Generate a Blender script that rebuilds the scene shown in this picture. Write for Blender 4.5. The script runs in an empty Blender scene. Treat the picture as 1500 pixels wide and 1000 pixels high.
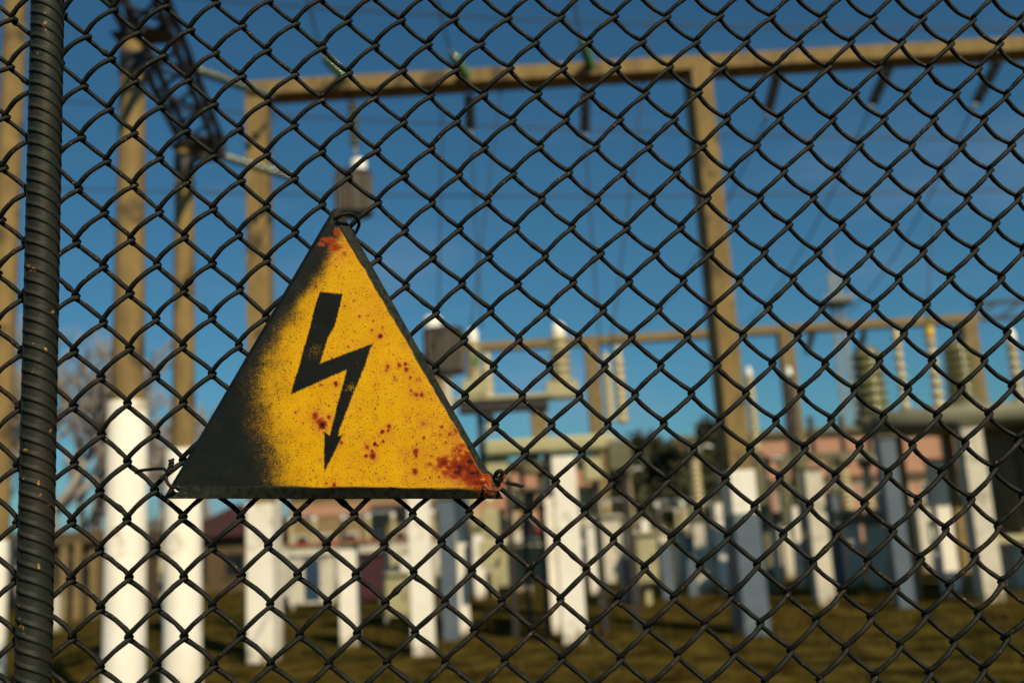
import bpy, math, random
import numpy as np
from mathutils import Vector, Matrix

random.seed(7)
rng = np.random.default_rng(11)
sc = bpy.context.scene
col = sc.collection

# ------------------------------------------------------------------ camera
FP = 35.0 / 36.0 * 1500.0
PITCH, ROLL = math.atan(0.19), 0.058
r0 = np.array([1, 0, 0.0]); f0 = np.array([0, math.cos(PITCH), math.sin(PITCH)])
u0 = np.array([0, -math.sin(PITCH), math.cos(PITCH)])
CR = r0 * math.cos(ROLL) - u0 * math.sin(ROLL)
CU = u0 * math.cos(ROLL) + r0 * math.sin(ROLL)
CP = np.array([0, 0, 1.6])

def ray(px, py):
    return f0 + CR * (px - 750) / FP - CU * (py - 500) / FP

def at(px, py, Y):                      # survey helper: the point at forward distance Y
    d = ray(px, py)
    return CP + d * (Y / d[1])

def G(px, py):                          # survey helper: the point on the ground
    d = ray(px, py)
    return CP + d * (-CP[2] / d[2])

def horizon(px):
    return 500 + FP * (math.tan(PITCH) / math.cos(ROLL)) - math.tan(ROLL) * (px - 750)

def height_at(px, py, Y):
    return at(px, py, Y)[2]

cam = bpy.data.cameras.new('camera')
cam.lens = 35; cam.sensor_width = 36; cam.clip_start = 0.05; cam.clip_end = 2000
cam.dof.use_dof = True; cam.dof.focus_distance = 1.035; cam.dof.aperture_fstop = 3.9
co = bpy.data.objects.new('camera', cam); col.objects.link(co)
M = Matrix(((CR[0], CU[0], -f0[0], CP[0]), (CR[1], CU[1], -f0[1], CP[1]), (CR[2], CU[2], -f0[2], CP[2]), (0, 0, 0, 1)))
co.matrix_world = M
sc.camera = co

# ------------------------------------------------------------------ light
SUN_EL, SUN_AZ = math.radians(40), math.radians(29)     # sun behind the camera, to the right
S = Vector((math.sin(SUN_AZ) * math.cos(SUN_EL), -math.cos(SUN_AZ) * math.cos(SUN_EL), math.sin(SUN_EL)))
ld = bpy.data.lights.new('sun', 'SUN'); ld.energy = 5.0; ld.angle = math.radians(0.5); ld.color = (1.0, 0.84, 0.58)
lo = bpy.data.objects.new('sun', ld); col.objects.link(lo)
lo.rotation_euler = S.to_track_quat('Z', 'Y').to_euler(); lo.location = (3, -6, 8)

w = bpy.data.worlds.new("World"); sc.world = w; w.use_nodes = True
nt = w.node_tree; nt.nodes.clear()
out = nt.nodes.new('ShaderNodeOutputWorld'); bg = nt.nodes.new('ShaderNodeBackground')
sky = nt.nodes.new('ShaderNodeTexSky'); sky.sky_type = 'NISHITA'; sky.sun_disc = False
sky.sun_elevation = SUN_EL; sky.sun_rotation = math.atan2(S.x, S.y)
sky.air_density = 1.0; sky.dust_density = 0.7; sky.ozone_density = 6.0; sky.altitude = 0
bg.inputs['Strength'].default_value = 0.063
# thin cloud wisps low in the sky
tc = nt.nodes.new('ShaderNodeTexCoord'); mp = nt.nodes.new('ShaderNodeMapping'); mp.inputs['Scale'].default_value = (1.6, 1.6, 5.5)
nz = nt.nodes.new('ShaderNodeTexNoise'); nz.inputs['Scale'].default_value = 1.9; nz.inputs['Detail'].default_value = 6; nz.inputs['Roughness'].default_value = 0.62
rp = nt.nodes.new('ShaderNodeMapRange'); rp.inputs['From Min'].default_value = 0.52; rp.inputs['From Max'].default_value = 0.82
sep = nt.nodes.new('ShaderNodeSeparateXYZ'); el = nt.nodes.new('ShaderNodeMapRange')
el.inputs['From Min'].default_value = 0.52; el.inputs['From Max'].default_value = 0.06; el.inputs['To Max'].default_value = 0.75
mul = nt.nodes.new('ShaderNodeMath'); mul.operation = 'MULTIPLY'
mix = nt.nodes.new('ShaderNodeMix'); mix.data_type = 'RGBA'; mix.inputs['B'].default_value = (3.9, 5.0, 7.0, 1)
L = nt.links.new
L(tc.outputs['Generated'], mp.inputs['Vector']); L(mp.outputs['Vector'], nz.inputs['Vector']); L(nz.outputs[0], rp.inputs['Value'])
L(tc.outputs['Generated'], sep.inputs[0]); L(sep.outputs['Z'], el.inputs['Value'])
L(rp.outputs[0], mul.inputs[0]); L(el.outputs[0], mul.inputs[1]); L(mul.outputs[0], mix.inputs['Factor'])
tint = nt.nodes.new('ShaderNodeMix'); tint.data_type = 'RGBA'; tint.blend_type = 'MULTIPLY'; tint.inputs['Factor'].default_value = 1.0; tint.inputs['B'].default_value = (0.55, 1.02, 1.0, 1)
L(sky.outputs[0], tint.inputs['A']); L(tint.outputs['Result'], mix.inputs['A']); L(mix.outputs['Result'], bg.inputs['Color']); L(bg.outputs[0], out.inputs['Surface'])

sc.view_settings.view_transform = 'Standard'; sc.view_settings.look = 'None'
sc.view_settings.exposure = 0.0; sc.view_settings.gamma = 1.0
sc.cycles.use_denoising = True
sc.cycles.max_bounces = 6

# ------------------------------------------------------------------ materials
def mat(name, c1, c2=None, scale=6.0, rough=0.75, bump=0.0, c3=None, t3=0.68, scale3=3.0, metal=0.0, stretch=(1, 1, 1), spec=0.4, detail=5, splash=False):
    m = bpy.data.materials.new(name); m.use_nodes = True
    n = m.node_tree; b = n.nodes['Principled BSDF']
    b.inputs['Roughness'].default_value = rough; b.inputs['Metallic'].default_value = metal
    b.inputs['Specular IOR Level'].default_value = spec
    tcn = n.nodes.new('ShaderNodeTexCoord'); mpn = n.nodes.new('ShaderNodeMapping'); mpn.inputs['Scale'].default_value = stretch
    n.links.new(tcn.outputs['Object'], mpn.inputs['Vector'])
    no = n.nodes.new('ShaderNodeTexNoise'); no.inputs['Scale'].default_value = scale; no.inputs['Detail'].default_value = detail
    no.inputs['Roughness'].default_value = 0.65
    n.links.new(mpn.outputs[0], no.inputs['Vector'])
    mr = n.nodes.new('ShaderNodeMapRange'); mr.inputs['From Min'].default_value = 0.32; mr.inputs['From Max'].default_value = 0.68
    n.links.new(no.outputs[0], mr.inputs['Value'])
    mx = n.nodes.new('ShaderNodeMix'); mx.data_type = 'RGBA'
    mx.inputs['A'].default_value = (*c1, 1); mx.inputs['B'].default_value = (*(c2 or tuple(x * 0.7 for x in c1)), 1)
    n.links.new(mr.outputs[0], mx.inputs['Factor']); last = mx.outputs['Result']
    if c3:
        n3 = n.nodes.new('ShaderNodeTexNoise'); n3.inputs['Scale'].default_value = scale3; n3.inputs['Detail'].default_value = 6
        n.links.new(tcn.outputs['Object'], n3.inputs['Vector'])
        m3 = n.nodes.new('ShaderNodeMapRange'); m3.inputs['From Min'].default_value = t3 - 0.06; m3.inputs['From Max'].default_value = t3 + 0.03
        n.links.new(n3.outputs[0], m3.inputs['Value'])
        x3 = n.nodes.new('ShaderNodeMix'); x3.data_type = 'RGBA'; x3.inputs['B'].default_value = (*c3, 1)
        n.links.new(m3.outputs[0], x3.inputs['Factor']); n.links.new(last, x3.inputs['A']); last = x3.outputs['Result']
    if splash:
        sx = n.nodes.new('ShaderNodeSeparateXYZ'); n.links.new(tcn.outputs['Object'], sx.inputs[0])
        ns = n.nodes.new('ShaderNodeTexNoise'); ns.inputs['Scale'].default_value = 7; ns.inputs['Detail'].default_value = 5; n.links.new(tcn.outputs['Object'], ns.inputs['Vector'])
        ad = n.nodes.new('ShaderNodeMath'); ad.operation = 'MULTIPLY_ADD'; ad.inputs[1].default_value = 0.9; n.links.new(ns.outputs[0], ad.inputs[0]); ad.inputs[2].default_value = -0.36
        sb = n.nodes.new('ShaderNodeMath'); sb.operation = 'SUBTRACT'; n.links.new(ad.outputs[0], sb.inputs[0]); n.links.new(sx.outputs['Z'], sb.inputs[1])
        ms_ = n.nodes.new('ShaderNodeMapRange'); ms_.inputs['From Min'].default_value = -0.12; ms_.inputs['From Max'].default_value = 0.14; ms_.inputs['To Max'].default_value = 0.8; n.links.new(sb.outputs[0], ms_.inputs['Value'])
        xs_ = n.nodes.new('ShaderNodeMix'); xs_.data_type = 'RGBA'; xs_.inputs['B'].default_value = (0.13, 0.09, 0.035, 1)
        n.links.new(ms_.outputs[0], xs_.inputs['Factor']); n.links.new(last, xs_.inputs['A']); last = xs_.outputs['Result']
    n.links.new(last, b.inputs['Base Color'])
    if bump:
        bp = n.nodes.new('ShaderNodeBump'); bp.inputs['Strength'].default_value = bump; bp.inputs['Distance'].default_value = 0.01
        n.links.new(no.outputs[0], bp.inputs['Height']); n.links.new(bp.outputs[0], b.inputs['Normal'])
    return m

CONC = mat('weathered_concrete', (0.27, 0.187, 0.068), (0.155, 0.104, 0.04), 5, 0.9, 0.4, (0.085, 0.06, 0.03), 0.62, 2.6, stretch=(1, 1, 0.35))
CONCD = mat('old_concrete', (0.25, 0.18, 0.08), (0.16, 0.115, 0.05), 3, 0.9, 0.3, stretch=(0.5, 1, 1))
WHITE = mat('lime_white_paint', (0.82, 0.79, 0.72), (0.70, 0.66, 0.56), 4, 0.85, 0.2, (0.45, 0.40, 0.28), 0.66, 3.0, stretch=(1, 1, 0.4), splash=True)
WHITE2 = mat('greyed_white_paint', (0.62, 0.58, 0.48), (0.45, 0.42, 0.34), 3, 0.85, 0.2, (0.28, 0.26, 0.2), 0.62, 2.0, stretch=(1, 1, 0.4), splash=True)
SHADE_BLUE = mat('blue_grey_shade', (0.10, 0.135, 0.175), (0.07, 0.10, 0.135), 4, 0.6, 0.1, (0.2, 0.22, 0.22), 0.7, 4)  # bluish shade on posts and column foot, put into the colour
CREAM = mat('cream_enamel', (0.42, 0.39, 0.22), (0.32, 0.30, 0.17), 3, 0.5, 0.0, (0.2, 0.17, 0.09), 0.68, 3)
OLIVE = mat('olive_steel_paint', (0.14, 0.13, 0.065), (0.09, 0.085, 0.045), 4, 0.6, 0.0, (0.2, 0.18, 0.1), 0.66, 3)
LIDP = mat('dull_cream_enamel', (0.19, 0.185, 0.12), (0.13, 0.13, 0.09), 3, 0.6)
STEEL = mat('black_steel_paint', (0.018, 0.018, 0.02), (0.03, 0.022, 0.02), 5, 0.55)
GREYST = mat('galvanised_steel', (0.30, 0.31, 0.30), (0.2, 0.2, 0.2), 6, 0.5, metal=0.3)
PORC = mat('cream_porcelain', (0.56, 0.47, 0.26), (0.44, 0.37, 0.2), 4, 0.25, spec=0.6)
PORCB = mat('brown_porcelain', (0.075, 0.058, 0.042), (0.045, 0.036, 0.03), 4, 0.3, spec=0.6)
PORCG = mat('olive_porcelain', (0.19, 0.18, 0.07), (0.13, 0.13, 0.055), 4, 0.2, spec=0.6)
GLASSG = mat('green_glass', (0.03, 0.13, 0.05), (0.10, 0.16, 0.03), 8, 0.15, spec=0.8)
PALEG = mat('pale_green_glass', (0.085, 0.115, 0.075), (0.05, 0.075, 0.055), 8, 0.2, spec=0.7)
DISCD = mat('dark_glazed_disc', (0.012, 0.014, 0.012), (0.03, 0.032, 0.02), 6, 0.3, spec=0.5)
CAPW = mat('bright_metal_cap', (0.85, 0.84, 0.80), (0.7, 0.7, 0.66), 6, 0.35)
TRAP = mat('bronze_coil_lacquer', (0.12, 0.095, 0.06), (0.06, 0.05, 0.04), 5, 0.5, stretch=(3, 3, 0.3))
YELCAP = mat('yellow_phase_paint', (0.62, 0.42, 0.02), (0.5, 0.33, 0.02), 6, 0.5)
REDP = mat('red_paint', (0.42, 0.035, 0.02), (0.3, 0.03, 0.02), 4, 0.6)
BLUEP = mat('deep_blue_paint', (0.02, 0.05, 0.10), (0.014, 0.036, 0.075), 4, 0.5)
MAROON = mat('maroon_paint', (0.07, 0.012, 0.02), (0.03, 0.01, 0.015), 3, 0.6)
GREENP = mat('bright_green_paint', (0.02, 0.28, 0.05), None, 4, 0.5)
WIREM = mat('aluminium_conductor', (0.06, 0.07, 0.08), None, 8, 0.5, metal=0.2)
ROOFR = mat('dark_red_roof_tile', (0.05, 0.014, 0.011), (0.03, 0.011, 0.009), 3, 0.8)
WOOD = mat('brown_boarding', (0.13, 0.085, 0.04), (0.05, 0.035, 0.02), 3, 0.9, stretch=(6, 6, 0.4))
STUCCO = mat('ochre_plaster', (0.26, 0.19, 0.09), (0.18, 0.13, 0.065), 2, 0.9)
DARKGL = mat('dark_window_glass', (0.012, 0.016, 0.02), None, 3, 0.15, spec=0.7)
BARK = mat('grey_bark', (0.36, 0.31, 0.27), (0.2, 0.17, 0.15), 8, 0.9)
CROWN = mat('dark_evergreen_leaves', (0.022, 0.03, 0.012), (0.055, 0.055, 0.018), 1.2, 0.7)
TREEL = mat('winter_wood', (0.05, 0.045, 0.04), (0.09, 0.08, 0.07), 0.3, 0.9)

def brick_mat():
    m = bpy.data.materials.new('orange_brick'); m.use_nodes = True; n = m.node_tree; b = n.nodes['Principled BSDF']
    b.inputs['Roughness'].default_value = 0.9
    tcn = n.nodes.new('ShaderNodeTexCoord'); br = n.nodes.new('ShaderNodeTexBrick'); mpn = n.nodes.new('ShaderNodeMapping')
    mpn.inputs['Rotation'].default_value = (math.pi / 2, 0, 0)
    n.links.new(tcn.outputs['Object'], mpn.inputs[0]); n.links.new(mpn.outputs[0], br.inputs['Vector'])
    br.inputs['Color1'].default_value = (0.46, 0.20, 0.11, 1); br.inputs['Color2'].default_value = (0.36, 0.15, 0.085, 1)
    br.inputs['Mortar'].default_value = (0.42, 0.33, 0.25, 1); br.inputs['Scale'].default_value = 2.0
    br.inputs['Row Height'].default_value = 0.16; br.inputs['Brick Width'].default_value = 0.5; br.inputs['Mortar Size'].default_value = 0.02
    n.links.new(br.outputs['Color'], b.inputs['Base Color'])
    return m
BRICK = brick_mat()

# ------------------------------------------------------------------ mesh helpers
class MB:
    def __init__(s): s.v = []; s.f = []; s.sm = []
    def add(s, v, f, smooth):
        o = len(s.v); s.v += [tuple(p) for p in v]; s.f += [tuple(i + o for i in q) for q in f]; s.sm += [smooth] * len(f); return s
    def box(s, c, d):
        x, y, z = c; a, b, h = d[0] / 2, d[1] / 2, d[2] / 2
        v = [(x + i * a, y + j * b, z + k * h) for k in (-1, 1) for i, j in ((-1, -1), (1, -1), (1, 1), (-1, 1))]
        return s.add(v, [(3, 2, 1, 0), (4, 5, 6, 7), (0, 1, 5, 4), (1, 2, 6, 5), (2, 3, 7, 6), (3, 0, 4, 7)], False)
    def beam(s, p, q, wd, ht):
        p, q = Vector(p), Vector(q); t = (q - p).normalized()
        ref = Vector((0, 0, 1)) if abs(t.z) < 0.95 else Vector((0, 1, 0))
        sd = t.cross(ref).normalized(); up = sd.cross(t)
        v = []
        for e in (p, q):
            for i, j in ((-1, -1), (1, -1), (1, 1), (-1, 1)): v.append(e + sd * i * wd / 2 + up * j * ht / 2)
        return s.add(v, [(3, 2, 1, 0), (4, 5, 6, 7), (0, 1, 5, 4), (1, 2, 6, 5), (2, 3, 7, 6), (3, 0, 4, 7)], False)
    def lathe(s, p, q, prof, n=16):                  # prof: (distance along p->q, radius)
        p, q = Vector(p), Vector(q); t = (q - p).normalized()
        ref = Vector((0, 0, 1)) if abs(t.z) < 0.9 else Vector((1, 0, 0))
        a = t.cross(ref).normalized(); b = t.cross(a)
        v = []
        for d, r in prof:
            for k in range(n):
                an = 2 * math.pi * k / n; v.append(p + t * d + (a * math.cos(an) + b * math.sin(an)) * r)
        f = [(i * n + k, i * n + (k + 1) % n, (i + 1) * n + (k + 1) % n, (i + 1) * n + k) for i in range(len(prof) - 1) for k in range(n)]
        s.add(v, f, True)
        s.add(v[:n], [tuple(reversed(range(n)))], False); s.add(v[-n:], [tuple(range(n))], False)
        return s
    def tube(s, pts, r, n=8):
        pts = [Vector(p) for p in pts]; m = len(pts); rr = r if hasattr(r, '__len__') else [r] * m
        v = []; a = None
        for i, p in enumerate(pts):
            t = (pts[min(i + 1, m - 1)] - pts[max(i - 1, 0)]).normalized()
            if a is None:
                a = t.cross(Vector((0, 0, 1)) if abs(t.z) < 0.9 else Vector((1, 0, 0))).normalized()
            else:
                a = (a - t * a.dot(t)).normalized()
            b = t.cross(a)
            for k in range(n):
                an = 2 * math.pi * k / n; v.append(p + (a * math.cos(an) + b * math.sin(an)) * rr[i])
        f = [(i * n + k, i * n + (k + 1) % n, (i + 1) * n + (k + 1) % n, (i + 1) * n + k) for i in range(m - 1) for k in range(n)]
        f.append(tuple(reversed(range(n)))); f.append(tuple((m - 1) * n + k for k in range(n)))
        return s.add(v, f, True)
    def build(s, name, m, parent=None, bevel=0.0):
        me = bpy.data.meshes.new(name)
        o3 = parent.matrix_basis.translation if parent else Vector((0, 0, 0))
        if parent and parent.parent: o3 = o3 + parent.parent.matrix_basis.translation
        me.from_pydata([(p[0] - o3.x, p[1] - o3.y, p[2] - o3.z) for p in s.v], [], s.f); me.update()
        me.polygons.foreach_set('use_smooth', s.sm)
        me.materials.append(m)
        o = bpy.data.objects.new(name, me); col.objects.link(o)
        if parent: o.parent = parent
        if bevel:
            b = o.modifiers.new('bevel', 'BEVEL'); b.width = bevel; b.segments = 2; b.limit_method = 'ANGLE'
        return o

def tag(o, label=None, cat=None, group=None, kind=None):
    if label: o['label'] = label
    if cat: o['category'] = cat
    if group: o['group'] = group
    if kind: o['kind'] = kind
    return o

def thing(name, label, cat, loc, group=None):
    o = bpy.data.objects.new(name, None); o.empty_display_size = 0.2; col.objects.link(o)
    o.location = Vector(loc)
    return tag(o, label, cat, group)

def numpy_mesh(name, V, Fq, m, parent=None, smooth=True):
    me = bpy.data.meshes.new(name)
    V = np.asarray(V, np.float32); Fq = np.asarray(Fq, np.int32)
    if parent is not None: V = V - np.array(parent.matrix_basis.translation, np.float32)
    k = Fq.shape[1]
    me.vertices.add(len(V)); me.vertices.foreach_set('co', V.ravel())
    me.loops.add(Fq.size); me.loops.foreach_set('vertex_index', Fq.ravel())
    me.polygons.add(len(Fq)); me.polygons.foreach_set('loop_start', np.arange(0, Fq.size, k, dtype=np.int32))
    me.polygons.foreach_set('use_smooth', np.full(len(Fq), smooth))
    me.update(calc_edges=True); me.validate()
    me.materials.append(m)
    o = bpy.data.objects.new(name, me); col.objects.link(o)
    if parent is not None: o.parent = parent
    return o

def copy_tree(o, parent=None):
    c = o.copy(); col.objects.link(c)
    if parent: c.parent = parent
    for ch in list(o.children): copy_tree(ch, c)
    return c

# ------------------------------------------------------------------ node shorthand for the painted metal
class NT:
    def __init__(s, name):
        s.m = bpy.data.materials.new(name); s.m.use_nodes = True; s.n = s.m.node_tree; s.b = s.n.nodes['Principled BSDF']
        s.tc = s.n.nodes.new('ShaderNodeTexCoord')
    def noise(s, scale, detail=3, rough=0.6, off=(0, 0, 0)):
        mp_ = s.n.nodes.new('ShaderNodeMapping'); mp_.inputs['Location'].default_value = off
        no = s.n.nodes.new('ShaderNodeTexNoise'); no.inputs['Scale'].default_value = scale; no.inputs['Detail'].default_value = detail
        no.inputs['Roughness'].default_value = rough
        s.n.links.new(s.tc.outputs['Object'], mp_.inputs[0]); s.n.links.new(mp_.outputs[0], no.inputs['Vector']); return no.outputs[0]
    def rng(s, x, a, b, lo=0.0, hi=1.0):
        r = s.n.nodes.new('ShaderNodeMapRange'); r.inputs['From Min'].default_value = a; r.inputs['From Max'].default_value = b
        r.inputs['To Min'].default_value = lo; r.inputs['To Max'].default_value = hi
        s.n.links.new(x, r.inputs['Value']); return r.outputs[0]
    def math(s, op, a, b):
        r = s.n.nodes.new('ShaderNodeMath'); r.operation = op
        for k, x in enumerate((a, b)):
            if isinstance(x, (int, float)): r.inputs[k].default_value = x
            else: s.n.links.new(x, r.inputs[k])
        return r.outputs[0]
    def attr(s, name):
        a = s.n.nodes.new('ShaderNodeAttribute'); a.attribute_name = name; return a.outputs['Fac']
    def mix(s, f, a, b):
        x = s.n.nodes.new('ShaderNodeMix'); x.data_type = 'RGBA'
        for nm, v in (('Factor', f), ('A', a), ('B', b)):
            if isinstance(v, (int, float)): x.inputs[nm].default_value = v
            elif isinstance(v, tuple): x.inputs[nm].default_value = (*v, 1)
            else: s.n.links.new(v, x.inputs[nm])
        return x.outputs['Result']
    def out(s, c, rough, bumpsrc=None, dist=0.0005, strength=0.5):
        s.n.links.new(c, s.b.inputs['Base Color'])
        if isinstance(rough, float): s.b.inputs['Roughness'].default_value = rough
        else: s.n.links.new(rough, s.b.inputs['Roughness'])
        if bumpsrc is not None:
            bp = s.n.nodes.new('ShaderNodeBump'); bp.inputs['Strength'].default_value = strength; bp.inputs['Distance'].default_value = dist
            s.n.links.new(bumpsrc, bp.inputs['Height']); s.n.links.new(bp.outputs[0], s.b.inputs['Normal'])
        return s.m

# old dark paint over the wire, rust showing where the paint is thin
t = NT('dark_painted_wire')
big = t.noise(5.5, 3); fine = t.noise(520, 2); mid = t.noise(90, 3, off=(3, 1, 2))
base = t.mix(t.rng(mid, 0.35, 0.65), (0.0045, 0.006, 0.005), (0.0105, 0.0118, 0.0095))
rustm = t.math('MULTIPLY', t.rng(big, 0.50, 0.66), t.rng(mid, 0.44, 0.60))
base = t.mix(rustm, base, (0.019, 0.0115, 0.008))
fl = t.math('MULTIPLY', t.rng(fine, 0.665, 0.70), t.math('MULTIPLY', t.rng(big, 0.44, 0.56), t.rng(mid, 0.46, 0.56)))
base = t.mix(fl, base, (0.42, 0.24, 0.07))
WIRE_PAINT = t.out(base, 0.66, t.math('ADD', fine, mid), 0.0006, 0.6)
WIRE_PAINT.node_tree.nodes['Principled BSDF'].inputs['Specular IOR Level'].default_value = 0.22

t = NT('dark_painted_bar')
mid = t.noise(60, 4); fine = t.noise(330, 3); chip = t.noise(75, 2, off=(9, 4, 1)); streak = t.noise(14, 4)
base = t.mix(t.rng(mid, 0.3, 0.7), (0.010, 0.013, 0.010), (0.022, 0.024, 0.016))
base = t.mix(t.rng(streak, 0.52, 0.66), base, (0.026, 0.019, 0.014))
cm = t.rng(chip, 0.70, 0.715)
base = t.mix(cm, base, t.mix(t.rng(fine, 0.42, 0.58), (0.12, 0.028, 0.010), (0.30, 0.20, 0.05)))
BAR_PAINT = t.out(base, 0.58, t.math('ADD', mid, fine), 0.0006, 0.5)
BAR_PAINT.node_tree.nodes['Principled BSDF'].inputs['Specular IOR Level'].default_value = 0.22

# ------------------------------------------------------------------ the fence: woven wire between X, Z knots in the fence sheet
EX = [(0, 0), (0, 1), (0, 2), (0, 3), (1, 0), (1, 1), (1, 2), (2, 0), (2, 1), (3, 0)]
CX = [0.03864, -0.00859, 0.00059, -6e-05, 0.5938, -0.01239, -0.00604, 0.00918, -0.00179, -0.01938]
CZ = [1.79713, -0.36412, 0.00758, 0.00391, -0.01675, -0.00793, 0.00285, -0.00313, 0.01399, 0.00539]
def poly(a, b):
    x = sum(c * a ** m * b ** n for c, (m, n) in zip(CX, EX)); z = sum(c * a ** m * b ** n for c, (m, n) in zip(CZ, EX))
    return x, z
def knot(i, j):                         # the sag of the sheet, carried on evenly past its measured stretch
    a = (np.asarray(i, float) - 17) / 20.0; b = (np.asarray(j, float) - 12) / 12.0
    ac = np.clip(a, -1.0, 0.98); bc = np.clip(b, -1.08, 1.04)
    x, z = poly(ac, bc)
    return x + (a - ac) * 0.59 - (b - bc) * 0.010, z - (b - bc) * 0.362 - (a - ac) * 0.012
def fence_y(x, z): return 1.02 + 0.07 * (x + 0.14)

I0, I1, J0, J1 = -14, 50, -12, 69
DEP, BULGE, RW, APEX = 0.0048, 0.0042, 0.00258, 0.0019
fence = thing('chain_link_fence', 'dark painted chain link fence that fills the whole view', 'fence', (0, float(fence_y(0, 0)), 0))
ii = np.arange(I0, I1 + 2); jj = np.arange(J0, J1 + 3)
KX, KZ = knot(ii[:, None], jj[None, :])
KX = KX + rng.normal(0, 0.0006, KX.shape); KZ = KZ + rng.normal(0, 0.0006, KZ.shape)
quarter = [(1 - math.cos(th), math.sin(th), th / (math.pi / 2)) for th in np.radians([0, 28, 58, 90])]
SHX, FB = 0.0040, 0.14                # half bend: how far it reaches along x, and the share of the rise it takes
verts, faces, base_i = [], [], 0
NS = 8
ang = np.arange(NS) * 2 * np.pi / NS
for wi in range(I0, I1 + 1):
    pts = []
    js = [j for j in range(J1 + 2, J0 - 1, -1)]
    for j in js[:-1]:
        left_start = (wi + j) % 2 == 0
        ia, ib = (wi, wi + 1) if left_start else (wi + 1, wi)
        A = np.array([KX[ia - I0, j - J0], KZ[ia - I0, j - J0]]); B = np.array([KX[ib - I0, j - 1 - J0], KZ[ib - I0, j - 1 - J0]])
        sgn = 1.0 if left_start else -1.0
        dy = -1.0 if left_start else 1.0             # "/" strands run on the near side
        xa, xb = A[0] - sgn * APEX, B[0] + sgn * APEX
        dz = B[1] - A[1]
        half = []
        for ex, dd, zz in quarter: half.append((xa + sgn * SHX * ex, dy * DEP * dd, A[1] + dz * FB * zz))
        x1, x2 = xa + sgn * SHX, xb - sgn * SHX
        for s_ in (0.2, 0.4, 0.6, 0.8):
            bow = math.sin(math.pi * s_) ** 0.8
            half.append((x1 + (x2 - x1) * s_, dy * (DEP + BULGE * bow), A[1] + dz * (FB + (1 - 2 * FB) * s_)))
        for ex, dd, zz in reversed(quarter[1:]): half.append((xb - sgn * SHX * ex, dy * DEP * dd, B[1] - dz * FB * zz))
        pts += half
    P = np.array(pts)
    wob = np.cumsum(rng.normal(0, 0.00022, (len(P), 3)), 0); kk = 9
    wob = wob - np.stack([np.convolve(wob[:, c], np.ones(kk) / kk, 'same') for c in range(3)], 1)
    P = P + wob
    W3 = np.stack([P[:, 0], fence_y(P[:, 0], P[:, 2]) + P[:, 1], P[:, 2]], 1)
    T = np.gradient(W3, axis=0); T /= np.linalg.norm(T, axis=1)[:, None] + 1e-12
    Nn = np.cross(T, np.array([0, 0, 1.0])); Nn /= np.linalg.norm(Nn, axis=1)[:, None] + 1e-9
    Bn = np.cross(T, Nn)
    rad = RW * (1 + 0.05 * rng.normal(size=len(P))) + (rng.random(len(P)) < 0.018) * rng.uniform(0.0004, 0.0011, len(P))
    ring = W3[:, None, :] + (Nn[:, None, :] * np.cos(ang)[None, :, None] + Bn[:, None, :] * np.sin(ang)[None, :, None]) * rad[:, None, None]
    verts.append(ring.reshape(-1, 3)); n = len(P)
    a_ = (np.arange(n - 1)[:, None] * NS + np.arange(NS)[None, :]); b_ = (np.arange(n - 1)[:, None] * NS + (np.arange(NS)[None, :] + 1) % NS)
    faces.append(np.stack([a_, b_, b_ + NS, a_ + NS], -1).reshape(-1, 4) + base_i); base_i += n * NS
numpy_mesh('wire_mesh', np.concatenate(verts), np.concatenate(faces), WIRE_PAINT, fence)

# ribbed reinforcing bar that stands as the fence post, near side of the mesh
def on_fence(px, py, off=0.0):          # survey helper: point in the sheet parallel to the fence, off metres nearer
    d = ray(px, py); tt = (1.02 + 0.07 * 0.14 - off) / (d[1] - 0.07 * d[0]); return CP + d * tt
bt, bb = on_fence(70, 0, 0.024), on_fence(48.5, 1000, 0.024)
ax = (bt - bb) / np.linalg.norm(bt - bb)
bot = bb - ax * (bb[2] / ax[2]); Lb = 2.62 / ax[2]
e1 = np.cross(ax, np.array([0, 1.0, 0])); e1 /= np.linalg.norm(e1); e1 = e1 if e1[0] > 0 else -e1   # to the right
e2 = np.cross(e1, ax); e2 = e2 if e2[1] < 0 else -e2                                                 # towards the camera
NZ, NA = 3200, 72
zz = np.linspace(0, Lb, NZ); th = np.arange(NA) * 2 * np.pi / NA
ZZ, TH = np.meshgrid(zz, th, indexing='ij')
# two rib families on the two halves of the bar, divided by two lengthwise ribs
th0 = np.radians(146)                   # lengthwise rib near the left edge (0 = right, 90 = camera)
rel = (th0 - TH) % (2 * np.pi)          # going from the left rib across the near face
halfn = np.floor(rel / np.pi); fr = (rel % np.pi) / np.pi
pitch = 0.0132
ph = (ZZ + 0.014 * fr + 0.008 * fr ** 2 + halfn * pitch * 0.5) / pitch
saw = ph - np.floor(ph)
prof = np.where(saw < 0.08, 0.5 - 0.5 * np.cos(np.pi * saw / 0.08), np.where(saw < 0.20, 1.0, np.clip(0.5 + 0.5 * np.cos(np.pi * np.clip((saw - 0.20) / 0.20, 0, 1)), 0, 1)))
fade = np.clip(np.minimum(fr, 1 - fr) / 0.10, 0, 1)
lon = np.exp(-(np.minimum(fr, 1 - fr) * np.pi / 0.15) ** 4)
rr = 0.0147 + 0.0017 * prof * fade + 0.0017 * lon + rng.normal(0, 0.00006, ZZ.shape)
V = bot[None, None] + ax * ZZ[..., None] + (e1 * np.cos(TH)[..., None] + e2 * np.sin(TH)[..., None]) * rr[..., None]
a_ = np.arange(NZ - 1)[:, None] * NA + np.arange(NA)[None]; b_ = np.arange(NZ - 1)[:, None] * NA + (np.arange(NA)[None] + 1) % NA
post = numpy_mesh('post', V.reshape(-1, 3), np.stack([a_, b_, b_ + NA, a_ + NA], -1).reshape(-1, 4), BAR_PAINT, fence)
post['label'] = 'thick spirally ribbed steel bar painted dark'

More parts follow.
